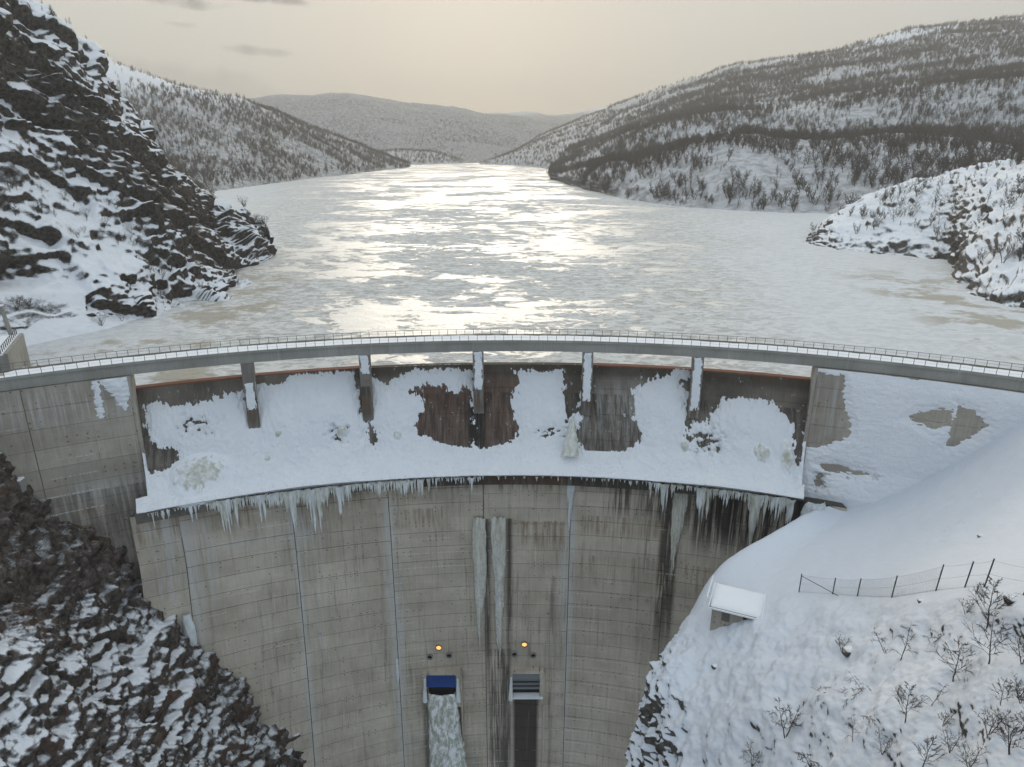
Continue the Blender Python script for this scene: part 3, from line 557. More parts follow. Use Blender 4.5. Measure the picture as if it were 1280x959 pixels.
tex = np.maximum(np.exp(-((u-245)/50)**2-((v-530)/30)**2), np.maximum(np.exp(-((u-425)/22)**2-((v-540)/22)**2), np.maximum(np.exp(-((u-690)/40)**2-((v-540)/14)**2), np.exp(-((u-880)/40)**2-((v-550)/35)**2))))
s = np.minimum(s, 9-34*tex*np.clip(fbm(base0*np.array([.9, .9, 1.1])+77, 5)+.12, 0, 1)*1.6+40*(1-tex))
out_ = ((AA < AL+.0006) & (Zb > -63.2)) | ((AA > AR-.0006) & (Zb > -63.2)); s = np.where(out_, -60, s)
ledge = np.clip((-57.5-Zb)/4, 0, 1)
th = np.clip(s/12, -.5, 1)*.45; rel = .9*fbm(base0*np.array([.30, .30, .14])+9, 5, ridge=True)+.35*fbm(base0*np.array([1.1, 1.1, .5])+4, 4)
th = np.where(th > 0, np.maximum(th*.75+.42*(rel-.1)*np.clip(s/22, 0, 1), .02), th*1.2)
# the bowl fills with drifted snow in two long swells
swell = np.exp(-((AA-R(-14.5))/R(4.2))**2)+.8*np.exp(-((AA-R(15.5))/R(2.6))**2); th = th+np.where(s > 0, swell*.8*np.clip(s/30, 0, 1)*np.clip((-48-Zb)/5, 0, 1), 0)
th = th+ledge*.25*(fbm(base0*.3, 4)+.2)*np.clip(s/6, 0, 1); th[:, -1] = np.minimum(th[:, -1], .15)
Rn, Zn = Rb-np.abs(nn[None, :, 0])*th, Zb+np.abs(nn[None, :, 1])*th
Gs = arcpts(AA, Rn, Zn); fq = gridf(na, nq, True); keepf = (th.reshape(-1)[fq] > -.3).any(1) & ~out_.reshape(-1)[fq].any(1)
o = link('spillway_snow', mesh('spillway_snow', Gs.reshape(-1, 3), fq[keepf], True), M_wallsnow); tag(o, 'thick white snow plastered on the spillway face and heaped on its ledge', 'snow', kind='stuff')
# right abutment and a little on the left one
for (a0, a1, polys, inv, nm, lab) in ((AR, R(37), bareR, False, 'abutment_snow', 'wind packed snow crusting the right hand abutment wall'),
      (R(-33), AL, [[(125, 476), (160, 470), (161, 492), (156, 510), (150, 503), (141, 491)], [(116, 478), (121, 478), (128, 520), (125, 522)]], True, 'abutment_snow', 'small ragged patch of snow on the left abutment below the bridge')):
    na, nq = 300, 170; AA, Zb = np.meshgrid(np.linspace(a0, a1, na), np.linspace(-40.35, -68 if inv else -76, nq), indexing='ij'); base0 = arcpts(AA, np.full_like(AA, 169.2), Zb); u, v, t = proj(base0)
    s = np.full(u.shape, 1e3)
    for pl in polys: s = np.minimum(s, polysd(u, v, pl))
    s = (-s if inv else s)+9*fbm(base0*np.array([.5, .5, 1.9]), 6, gain=.6)+(0 if inv else 1)
    if not inv: s = np.minimum(s, (v-(462+.12*(u-1022)))*.6+3*fbm(base0*.4, 3))
    th = np.clip(s/8, -.6, 1)*.3; th = np.where(th > 0, th+.1*fbm(base0*np.array([.3, .3, 1.2]), 4)*np.clip(s/8, 0, 1), th)
    if not inv: th = th+np.where(s > 0, np.clip((-60-Zb)/6, 0, 1)*1.2, 0)
    Gs = arcpts(AA, 169.2-th, Zb); fq = gridf(na, nq, True); keepf = (th.reshape(-1)[fq] > -.15).any(1)
    o = link(nm, mesh(nm, Gs.reshape(-1, 3), fq[keepf], True), M_wallsnow); tag(o, lab, 'snow', kind='stuff')
# frost on the pier fronts
for i, (f0, f1, lab) in enumerate(((.3, .72, 'first'), (0, .3, 'second'), (0, .62, 'third'), (0, .8, 'fourth'), (0, .86, 'fifth'))):
    n, m = 60, 22; a = PA[i]; G = np.zeros((n, m, 3)); zt, zb = -40.25, -54.
    for k in range(n):
        for j in range(m):
            zz = zt+(zb-zt)*(f0+(f1-f0)*k/(n-1)); s = -1+2*j/(m-1); e = 1-max(abs(s), abs(2*k/(n-1)-1)**4)
            G[k, j] = A(169.85-.3*(zt-zz)/13.8, a+s*.9*1.12/169.5, zz); G[k, j, 1] -= .16*min(1, e*4)-.05; gq = G[k, j]*np.array([2.2, 2.2, .8])+i*9; ed_ = min(1-abs(s), (1-k/(n-1))*5, 1)+.75*float(fbm(gq[None], 4)[0])-.12; G[k, j, 1] += .5 if ed_ < 0 else 0
    u, v, t = proj(G); G[..., 1] += .12*fbm(G*1.3, 4)
    o = link('pier_snow', mesh('pier_snow', G.reshape(-1, 3), gridf(n, m), True), M_wallsnow)
    tag(o, 'strip of frozen snow on the front of the %s pier from the left' % lab, 'snow', kind='stuff')

# ------------------------------------------------------------------ ice
def ice_column(name, top, bot, hw, mat, label, parent=None, cat='ice column', depth=1.2, seed=0, profile=None):
    n, m = 60, 14; top, bot = np.array(top), np.array(bot); G = np.zeros((n, m, 3))
    for k in range(n):
        f = k/(n-1); c = top*(1-f)+bot*f; w = hw*(profile(f) if profile else (.75+.4*math.sin(min(1, f*1.6)*math.pi*.6))*(1-max(0, (f-.55)/.45)**1.4)); w = max(w, .02)
        for j in range(m):
            a = math.pi*j/(m-1); G[k, j] = c+np.array([-math.cos(a)*w, -math.sin(a)*min(depth, w), 0])
    N = normals(G); q = G*np.array([1.6, 1.6, .35])+seed; d = .32*hw*fbm(q, 4)+.12*fbm(G*np.array([1.6, 1, 1.2])+seed, 3)
    sc = np.linspace(1, .35, n)[:, None]; G += np.stack([d*sc*np.sign(G[..., 0]-(top[0]+bot[0])/2), -np.abs(d)*sc, d*0], -1)
    o = link(name, mesh(name, G.reshape(-1, 3), gridf(n, m), True), mat, parent)
    if parent is None: tag(o, label, cat)
    return o
def onface(u, v, out=0.):            # point of the main face under that direction
    t = 145.
    for _ in range(12):
        p = P(u, v, t); t *= FY(p[0], p[2], out)/p[1]
    return P(u, v, t)
def strands(name, u0, u1, v0, tips, mat, label, r0, seed):
    r = np.random.default_rng(seed); V = []; Fc = []; m = 9; n = 44; base = 0
    for (f, vt, w) in tips:
        u = u0+(u1-u0)*f; top = onface(u, v0, .3); bot = onface(u+(640-u)*(vt-v0)/(3020-v0), vt, .35); G = np.zeros((n, m, 3))
        for k in range(n):
            q = k/(n-1); c = top*(1-q)+bot*q; ww = .74*w*(.42+.6*min(1, q*3))*(1-max(0, (q-.5)/.5)**1.7)+.05
            for j in range(m): a = math.pi*j/(m-1); G[k, j] = c+np.array([-math.cos(a)*ww, -math.sin(a)*ww*1.5-.1, 0])
        G[..., 0] += .55*fbm(G*np.array([.9, .9, .4])+seed, 4)*w; G[..., 1] -= np.abs(1.1*fbm(G*np.array([1.1, 1, .9])+seed*3, 4))*w; G[0, :, 2] += r.uniform(-.1, .6)
        V.append(G.reshape(-1, 3)); Fc.append(gridf(n, m)+base); base += n*m
    o = link(name, mesh(name, np.concatenate(V), np.concatenate(Fc), True), mat); tag(o, label, 'ice column' if name == 'ice_column' else 'icicle')
strands('ice_column', 591, 606, 647, ((.55, 700, .7), (.25, 780, .75), (.42, 806, .8), (.62, 770, .85), (.8, 757, .75), (.95, 740, .45), (.1, 735, .5)), M_knob, 'left of the two big hanging ice columns high on the dam centre', 1.2, 3)
strands('ice_column', 614, 631, 647, ((.1, 688, .5), (.25, 730, .75), (.42, 812, .8), (.6, 822, .95), (.72, 790, .8), (.86, 735, .7), (.97, 700, .4), (.5, 750, 1.1)), M_knob, 'right of the two big hanging ice columns, longer and knobbly', 1.5, 8)
strands('icicle', 709, 718, 600, ((.2, 628, .4), (.45, 662, .45), (.7, 640, .4), (.95, 618, .3)), M_icew, 'long white icicle at the break in the lip near the middle', 1, 5)
strands('icicle', 842, 860, 610, ((.1, 655, .4), (.25, 700, .6), (.42, 712, .6), (.6, 690, .55), (.78, 668, .5), (.95, 640, .4)), M_knob, 'long yellowish ice curtain hanging right of the middle from the lip', 1, 6)
ice_column('icicle', onface(1020, 626, 3.2), onface(1011, 662, 1), 2.2, M_icew, 'stubby white ice block below the right end of the lip', cat='icicle', seed=12)
ice_column('ice_column', onface(233, 766, .1), onface(244, 822, .1), 1.1, M_icew, 'narrow white ice streak on the dam face beside the left rock slope', seed=7)
ice_column('ice_column', onface(496, 822, .1), onface(498, 860, .1), .35, M_icew, 'thin short white ice streak left of the blue gate', seed=17)
ice_column('icicle', (A(161.3, R(5.3), -50)[0]-2.1, A(168.6, R(5.3), 0)[1]-.6, -53.5), (A(161.3, R(5.3), -50)[0]-2.6, A(165.6, R(5.3), 0)[1]-.6, -61.2), 1.7, M_ice, 'fat yellowish ice bulge leaning beside the fourth pier', cat='ice bulge', seed=21, profile=lambda f: .25+.8*f)
# fringe of icicles on the lip
def icicle_mesh(seed, n=7, m=6):
    r = random.Random(seed); v = []; f = []; off = [(0, 0)]
    for k in range(n):
        q = k/(n-1); w = (1-q)**.8*(1+.3*math.sin(q*9+seed))*(.5 if k else .62)+.01; cx, cy = r.uniform(-.05, .05)*q, r.uniform(-.05, .05)*q
        for j in range(m): a = 2*math.pi*j/m; v.append((cx+w*math.cos(a)*(1+r.uniform(-.2, .2)), cy+w*math.sin(a), -q))
    for k in range(n-1):
        for j in range(m): f.append((k*m+j, (k+1)*m+j, (k+1)*m+(j+1) % m, k*m+(j+1) % m))
    me = mesh('icicle', v, f, True); return me
IM = [icicle_mesh(s) for s in range(6)]; IMw = []
for me in IM: me.materials.append(M_ice); c = me.copy(); c.materials.clear(); c.materials.append(M_icew); IMw.append(c)
segs = [  # angle from, to, count, min length, max length, phrase
 (-25.3, -21.5, 16, .5, 2.2, 'at the far left end of the lip'), (-21.5, -17.5, 36, 1.2, 4.6, 'under the greenish ice mound'), (-17.5, -13.5, 42, 2.0, 7.2, 'right below the first pier'),
 (-13.5, -10.3, 26, 1.2, 4.2, 'just left of the second pier'), (-10.3, -6.6, 32, 1.6, 5.2, 'just right of the second pier'), (-6.6, -2.2, 22, .5, 2.6, 'on the lip before the third pier'),
 (-2.2, 5.2, 12, .3, 1.2, 'on the nearly bare middle lip'), (5.4, 10, 14, .4, 1.6, 'between fourth and fifth pier'), (10, 13.4, 22, .8, 4.2, 'near the fifth pier'), (13.4, 17, 34, 1.2, 5.6, 'above the black stains'), (17, 20, 28, 1.5, 7.5, 'by the right snow bank')]
for a0, a1, n, l0, l1, ph in segs:
    for k in range(n):
        f_ = (k+rng.uniform(0, 1))/n; a = R(a0+(a1-a0)*f_); cl = float(np.clip(perlin(np.array([a*60, 3.3, 1.1]))*1.6+.55, 0, 1.2)); ln = (l0+(l1-l0)*rng.uniform(0, 1)**1.5*cl)*1.65; w = rng.uniform(.35, .8)*(.5+.16*ln); white = rng.uniform() < .4
        o = link('icicle', (IMw if white else IM)[k % 6], None); o.location = A(161.62-rng.uniform(0, .2), a, -64.9-rng.uniform(0, .25)); o.scale = (w*1.2, w, ln); o.rotation_euler = (0, 0, rng.uniform(0, 6))
        size = 'short' if ln < 1.3 else 'middling' if ln < 2.6 else 'long' if ln < 4.5 else 'very long'; ends = 'leftmost' if k < 3 else 'rightmost' if k > n-4 else ('thick' if w > .6 else 'thin')
        tag(o, '%s %s %s icicle %s%s' % (size, ends, 'white' if white else 'yellowish', '' if ends[-4:] == 'most' else ('left of centre ', 'in the middle ', 'right of centre ')[min(2, int(f_*3))], ph), 'icicle', 'icicles along the lip')
# mounds of ice in the bowl
def weirR(z): return float(np.interp(-z, -pq[:, 1], pq[:, 0]))
def ice_mound(u, v, hw, hh, out, mat, label, seed):
    t = 140.
    for _ in range(12):
        p = P(u, v, t); z = p[2]; rr_ = weirR(z); a = math.asin(p[0]/rr_); t *= (CY+rr_*math.cos(a))/p[1]
    c = P(u, v, t); n, m = 36, 30; G = np.zeros((n, m, 3)); nrm = np.array([0, -.86, .5])
    for i in range(n):
        for j in range(m):
            r = i/(n-1); a = 2*math.pi*j/(m-1); x = c[0]+hw*r*math.cos(a); z = c[2]+hh*r*math.sin(a); rr_ = weirR(z); yy = CY+math.sqrt(rr_*rr_-x*x)
            G[i, j] = (x, yy, z); G[i, j] += nrm*((out+1.0)*(1-r*r)**1.3-.85)
    G += nrm*(.35*out*fbm(G*.5+seed, 5, ridge=True)*np.linspace(1, .3, n)[:, None])[..., None]; G[:, -1] = G[:, 0]
    o = link('ice_mound', mesh('ice_mound', G.reshape(-1, 3), gridf(n, m), True), mat); tag(o, label, 'ice mound'); o.data.attributes.new('rim', 'FLOAT', 'POINT').data.foreach_set('value', np.repeat(np.linspace(0, 1, n), m).astype(np.float32))
def mound_mat():
    m = Mat('mound_ice', .45, .4); ra = m.n.new('ShaderNodeAttribute'); ra.attribute_name = 'rim'; v_ = m.scale(m.geo.outputs['Position'], (1.4, 1, .5)); f = m.noise(.9, 7, .65, None, .5); g = m.noise(.25, 3); m.col(m.mix(m.step(f, .36, .66), m.mix(g, (.40, .41, .34), (.55, .54, .44)), (.74, .76, .77))); cc = m.b.inputs['Base Color'].links[0].from_socket; m.col(m.mix(m.step(m.math('ADD', ra.outputs['Fac'], m.mul(m.math('SUBTRACT', m.noise(.8, 7, .7, v_), .5), 1.6)), .34, .52), cc, SNOW)); m.bump(m.math('ADD', f, m.noise(2.5, 6, .7, v_)), .12); return m.m
M_mound = mound_mat()
ice_mound(255, 592, 8.2, 5.0, 2.2, M_mound, 'broad greenish ice mound at the left end of the ledge', 2)
ice_mound(350, 543, 2.0, 1.8, 1.0, M_mound, 'small grey ice lump right of the first pier, upper one', 4)
ice_mound(338, 573, 2.3, 1.6, 1.0, M_mound, 'small grey ice lump right of the first pier, lower one', 6)
ice_mound(428, 540, 1.8, 2.0, .8, M_mound, 'rough ice patch in the snow left of the second pier', 8)
ice_mound(497, 545, 2.2, 2.4, .7, M_mound, 'pale yellowish ice patch right of the second pier', 9)
ice_mound(950, 567, 3.4, 3.6, 1.2, M_mound, 'round yellowish ice mound in the right bay', 11)
ice_mound(982, 572, 2.1, 4.8, 1.7, M_mound, 'tall smooth ice bulge against the right wing wall', 13)
ice_mound(855, 558, 1.8, 2.2, .9, M_mound, 'grey ice lump low below the fifth pier', 14)

# ------------------------------------------------------------------ outlets
def plate(x0, x1, z0, z1, y0, y1, name, mat, parent, taper=0):
    return MB().box(x0, x1, y0, y1, z0, z1).build(name, mat, parent)
def outlet(uc, vc, w, h, label, blue, flow):
    c = onface(uc, vc); x, y, z = c; yf = FY(x, z)-.12
    e = empty('sluice_outlet', (x, yf, z), label=label, cat='sluice')
    hw, hh = w/2, h/2
    plate(-hw-.9, -hw, -hh-2.2, hh+.7, -1.5, 1, 'frame_post', M_face, e); plate(hw, hw+1.0, -hh-2.2, hh+.7, -1.5, 1, 'frame_post', M_face, e)
    plate(-hw-.95, hw+1.05, hh, hh+.75, -1.6, 1, 'lintel', M_face, e); plate(-hw, hw, -hh, hh, -.4, .6, 'recess', M_hole, e)
    mb = MB(); mb.hexa([(-hw, -1.5, hh-3.6 if blue else hh-1.5), (hw, -1.5, hh-3.6 if blue else hh-1.5), (hw, -.5, hh-3.6 if blue else hh-1.5), (-hw, -.5, hh-3.6 if blue else hh-1.5), (-hw, -.7, hh), (hw, -.7, hh), (hw, -.1, hh), (-hw, -.1, hh)]); mb.build('gate_leaf', M_blue if blue else M_grey, e)
    if not blue:
        for k, zz in enumerate((hh-1.6, hh-2.7, hh-3.8)): plate(-hw, hw, zz-.9, zz-.35, -1.05-.15*k, -.3, 'gate_beam', M_grey, e); 
        MB().hexa([(-hw-.1, -1.9, -hh-.2), (hw+.9, -1.9, -hh-.2), (hw+.2, -.1, -hh+.1), (-hw+.1, -.1, -hh+.1), (-hw-.1, -1.9, -hh+.15), (hw+.9, -1.9, -hh+.15), (hw+.2, -.1, -hh+.5), (-hw+.1, -.1, -hh+.5)]).build('sill', M_snow, e)
    for s in ((-1, 1) if blue else (-1,)):
        q = ice_column('frame_ice', (s*(hw+.35), -1.5, hh-.8), (s*(hw+.5), -1.6, -hh-1.2), .55, M_icew, None, parent=e, seed=uc+s, profile=lambda f: .35+.9*f if f < .9 else 1.15*(1-f)*8)
    plate(-hw-1.3, -hw-.9, -45, hh-.5, -.9, .4, 'guide_wall', M_face, e); plate(hw+1.0, hw+1.4, -45, hh-.5, -.9, .4, 'guide_wall', M_face, e)
    if flow:
        n, m = 140, 26; G = np.zeros((n, m, 3))
        for i in range(n):
            f = i/(n-1)
            for j in range(m):
                s = -1+2*j/(m-1); wd = hw*(.93+.35*f*2.0)*(1+.10*float(perlin(np.array([s*1.5, f*26, 2.2])))); fall = 46*f**1.15; G[i, j] = (x+s*wd+.6*f*3, yf-1.3-3.4*math.sqrt(f)-.6*(1-s*s), z-hh+1.6-fall)
        G[..., 1] -= .55*fbm(G*np.array([.9, .9, .45]), 5)
        G[:, 0, 1] += 1.5; G[:, -1, 1] += 1.5
        tag(link('falling_water', mesh('falling_water', G.reshape(-1, 3), gridf(n, m), True), M_water), 'greenish white water pouring down from the blue gate', 'water', kind='stuff')
    return e
outlet(552.5, 853, 7.0, 7.2, 'sluice outlet with blue gate and water pouring out below it', True, True)
outlet(657.5, 851, 6.4, 7.0, 'sluice outlet with closed grey gate and snow on its sill', False, False)
def disc_tube(r0, r1, depth, n=20):
    mb = MB(); 
    for k in range(n):
        a, b = 2*math.pi*k/n, 2*math.pi*(k+1)/n
        c = [(r*math.cos(q), y, r*math.sin(q)) for r, y, q in ((r0, 0, a), (r1, 0, a), (r1, 0, b), (r0, 0, b), (r0, -depth, a), (r1, -depth, a), (r1, -depth, b), (r0, -depth, b))]; mb.hexa([c[0], c[1], c[2], c[3], c[4], c[5], c[6], c[7]])
    return mb
for u, v, lab in ((548.5, 809, 'left round amber lamp glowing on the dam above the blue gate'), (655.5, 805, 'right round amber lamp glowing on the dam above the grey gate')):
    p = onface(u, v, .12); e = empty('wall_lamp', p, label=lab, cat='lamp')
    disc_tube(.62, .72, .35).build('lamp_ring', M_rail, e)
    mb = MB(); n = 18; vs = [(0, -.42, 0)]+[(.6*math.cos(2*math.pi*k/n), -.18, .6*math.sin(2*math.pi*k/n)) for k in range(n)]; mb.add(vs, [(0, 1+k, 1+(k+1) % n) for k in range(n)]); mb.build('lamp_lens', M_lamp, e, True)
for u, v, lab in ((537.5, 820.5, 'round pipe mouth under the left lamp, left of its pair'), (561.5, 818.5, 'round pipe mouth under the left lamp, right of its pair'), (643, 817, 'round pipe mouth under the right lamp, left of its pair'), (666.5, 818.5, 'round pipe mouth under the right lamp, right of its pair')):
    p = onface(u, v, .12); e = empty('vent_pipe', p, label=lab, cat='pipe'); disc_tube(.56, .74, .45).build('collar', M_girder, e)
    mb = MB(); n = 18; mb.add([(.57*math.cos(2*math.pi*k/n), -.06, .57*math.sin(2*math.pi*k/n)) for k in range(n)], [tuple(range(n))]); mb.build('mouth', M_hole, e)

# ------------------------------------------------------------------ structures at the left end
nr_, fr_ = np.array([-95.7, 126.0]), np.array([-103.0, 141.5]); d = np.array([-14, -6.5])
e = empty('intake_house', (*nr_, -47), label='pale concrete block structure with snowy roof at the left end of the bridge', cat='building')
def qp(s, t_, z): p = nr_+(fr_-nr_)*t_+d*s-nr_; return (p[0], p[1], z+47)
MB().hexa([qp(0, 0, -50), qp(0, 1, -50), qp(1, 1, -50), qp(1, 0, -50), qp(0, 0, -37.3), qp(0, 1, -37.3), qp(1, 1, -37.3), qp(1, 0, -37.3)][::1]).build('wall', M_girder, e)
MB().hexa([qp(.05, .03, -37.3), qp(.05, .97, -37.3), qp(.97, .97, -37.3), qp(.97, .03, -37.3), qp(.06, .04, -36.95), qp(.06, .96, -36.95), qp(.96, .96, -36.95), qp(.96, .04, -36.95)]).build('roof_snow', M_snow, e)
MB().hexa([qp(0, 0, -37.3), qp(0, 1, -37.3), qp(.04, 1, -37.3), qp(.04, 0, -37.3), qp(0, 0, -36.9), qp(0, 1, -36.9), qp(.04, 1, -36.9), qp(.04, 0, -36.9)]).build('parapet', M_girder, e)
for k in range(11): MB().tube([qp(.07, .03+.094*k, -36.95), qp(.07, .03+.094*k, -35.7)], .09, 5).build('railing_post', M_post, e)
MB().tube([qp(.07, .03, -35.75), qp(.07, .97, -35.75)], .06, 5).build('rail', M_post, e)
e = empty('mast', (-106.5, 143, -38), label='leaning grey post standing behind the concrete block at the left edge', cat='post')
MB().tube([(0, 0, -2), (-1.4, .5, 6.5)], [.5, .35], 8).build('pole', M_girder, e); MB().tube([(-1.4, .5, 6.4), (-1.4, .5, 6.7)], [.55, .5], 8).build('cap', M_snow, e)
def boulder(c, r, seed, label, mat=M_spur, name='boulder'):
    n, m = 14, 20; th_ = np.linspace(.02, math.pi-.02, n)[:, None]; ph = np.linspace(0, 2*math.pi, m)[None]; D = np.stack([np.sin(th_)*np.cos(ph), np.sin(th_)*np.sin(ph), np.cos(th_)+0*ph], -1)
    G = D*(r*(1+.35*fbm(D*1.3+seed, 4)))[..., None]*np.array([1, .9, .7]); G[:, -1] = G[:, 0]
    o = link(name, mesh(name, G.reshape(-1, 3), gridf(n, m), True), mat); o.location = c; tag(o, label, 'boulder'); return o
boulder((-101, 134, -45), 2.6, 1, 'snow capped boulder beside the concrete block wall'); boulder((-97, 136, -46), 1.9, 2, 'smaller snowy boulder on the ice near the bridge end')
# posts and old footing on the left gorge wall
g = HILLS['gorge'][0].reshape(-1, 3); gu, gv, gt = proj(g)
def pick(gdat, u, v):
    g, gu, gv, gt = gdat; d = (gu-u)**2+(gv-v)**2; k = np.argpartition(d, 12)[:12]; return g[k[np.argmin(gt[k])]]
GD = (g, gu, gv, gt)
p = pick(GD, 33, 590); e = empty('railing_post', p, label='dark steel post on the rock slope below the left abutment', cat='post')
MB().tube([(0, 0, -1), (.1, 0, 3.0)], .16, 6).build('pole', M_post, e); MB().box(-.35, .45, -.3, .3, 1.2, 1.45).build('bracket', M_post, e)
p = pick(GD, 15, 590); e = empty('footing', p, label='weathered concrete footing with snow on top at the left rock slope', cat='footing')
MB().hexa([(-5, -.2, -3), (1.5, -.2, -3.6), (1.5, 2.5, -3.6), (-5, 2.5, -3), (-5, 0, -.9), (1.3, 0, -1.5), (1.3, 2.5, -1.5), (-5, 2.5, -.9)]).build('block', M_girder, e)
MB().hexa([(-4.8, .1, -.9), (1.2, .1, -1.5), (1.2, 2.3, -1.5), (-4.8, 2.3, -.9), (-4.6, .2, -.6), (1.1, .2, -1.2), (1.1, 2.2, -1.2), (-4.6, 2.2, -.6)]).build('snow_cap', M_snow, e)

# ------------------------------------------------------------------ hut and fence on the right bank
g = HILLS['slope'][0].reshape(-1, 3); SD = (g, *proj(g))
def onslope(u, v): return pick(SD, u, v)
p = P(922, 752, 107.0)-np.array([0, 0, 1.6]); e = empty('hut', p, rz=R(-24), label='small concrete hut with thick snow roof on the edge of the right bank', cat='hut')
hx, hy = 3.4, 2.6
wm_ = MB(); wm_.box(-hx, hx, -hy, hy, -3, 1.35); wm_.build('wall', M_abut, e)
MB().box(-hx-.5, hx+.5, -hy-.6, hy+.4, 1.37, 1.62).build('roof', M_girder, e)
n = 22; X, Y = np.meshgrid(np.linspace(-1, 1, n), np.linspace(-1, 1, n), indexing='ij'); ed = 1-np.maximum(abs(X), abs(Y))**6; G = np.stack([X*(hx+.5), Y*(hy+.5), 1.6+.75*ed+.12*fbm(np.stack([X*2, Y*2, X*0], -1), 3)+.25*Y], -1)
link('roof_snow', mesh('roof_snow', G.reshape(-1, 3), gridf(n, n, flip=False), True), M_snow, e)
MB().box(-1.9, -.7, -hy-.06, -hy+.05, -.6, 1.1).build('hatch', M_rail, e)
MB().box(1.2, 2.0, -hy-.06, -hy+.05, .5, 1.0).build('vent', M_hole, e)
for sx_ in (-1, 1): MB().box(sx_*(hx+.45)-.07, sx_*(hx+.45)+.07, -hy-.75, hy+.6, 1.8, 2.02).build('eave_rail', M_snow, e)
MB().box(-hx-.5, hx+.5, -hy-.82, -hy-.68, 1.5, 1.75).build('eave_rail', M_snow, e)
for k in range(4): MB().box(-hx-1.0, -hx-.9, -hy+1.7*k, -hy+1.7*k+.1, 1.0, 2.9).build('rail_post', M_snow, e)
MB().box(-hx-1.02, -hx-.88, -hy, hy+1, 2.75, 2.9).build('handrail', M_snow, e); MB().box(-hx-1.02, -hx-.88, -hy, hy+1, 2.0, 2.12).build('handrail', M_snow, e)
MB().tube([(hx+.2, -hy-.3, 1.5), (hx+1.2, -hy-.6, -1.2)], .09, 5).build('brace', M_snow, e)
for (u, v, w_, s) in ((975, 745, 3, 1),):
    pass
fp = [(997, 739, 26, .0), (1040, 741, 23, .03), (1070, 744, 25, .05), (1113, 745, 31, .10), (1167, 738, 37, .13), (1203, 733, 37, .17), (1229, 732, 40, .18), (1277, 741, 40, .2), (1340, 748, 44, .2)]
e = empty('wire_fence', onslope(1113, 745), label='thin wire mesh fence on dark steel posts running up the snowy right bank', cat='fence'); e0 = np.array(e.location); tops = []; bots = []
for (u, v, h, ln) in fp:
    p = onslope(min(u, 1400), v)-e0; t = (p+e0)[1]*CP-(p+e0)[2]*SP; H = h/F*t*1.08; p = p+np.array([0, 0, -.15]); q = p+np.array([ln*H*.55, 0, H]); tops.append(q); bots.append(p)
    MB().tube([p-np.array([0, 0, .6]), q], .075, 6).build('post', M_post, e)
MB().tube([tops[0]*.9+bots[0]*.1, bots[0]*.3+bots[1]*.0+bots[2]*.7*1+np.array([-2.2, 0, .2])*0], .05, 5).build('brace', M_post, e)
def sag(a, b, f, s): p = a*(1-f)+b*f; return p-np.array([0, 0, s*4*f*(1-f)])
w_ = MB(); net = MB()
for i in range(len(tops)-1):
    for hfrac in (.95, .5, .08):
        pts = [sag(bots[i]*(1-hfrac)+tops[i]*hfrac, bots[i+1]*(1-hfrac)+tops[i+1]*hfrac, f, .15*hfrac) for f in np.linspace(0, 1, 7)]; w_.tube(pts, .010, 3, False)
    if i > 3: continue
    ln = np.linalg.norm(tops[i+1]-tops[i]); nn_ = int(ln/.28)
    for k in range(nn_+1):
        for dr in (-1, 1):
            f0 = k/nn_; f1 = min(1, max(0, f0+dr*1.2/ln)); net.tube([sag(bots[i], bots[i+1], f0, 0)+np.array([0, 0, .1]), sag(bots[i]*.05+tops[i]*.95, bots[i+1]*.05+tops[i+1]*.95, f1, .14)], .0045, 3, False)
w_.build('wire', M_post, e); q = net.build('mesh_netting', M_post, e); q['kind'] = 'stuff'
for (u, v, r, s, lab) in ((1058, 815, .8, 1, 'small dark stone poking through the snow below the wire fence'), (893, 832, .5, 2, 'small snow covered stone on the left shoulder of the bank'), (1150, 750, .35, 3, 'tiny stone beside the fence at the middle post'), (1262, 748, .6, 4, 'dark stone in the snow near the right edge behind the fence'), (1225, 668, .4, 5, 'lone dark stone high on the smooth drift')):
    boulder(onslope(u, v), r, s, lab, M_cliff, 'stone')

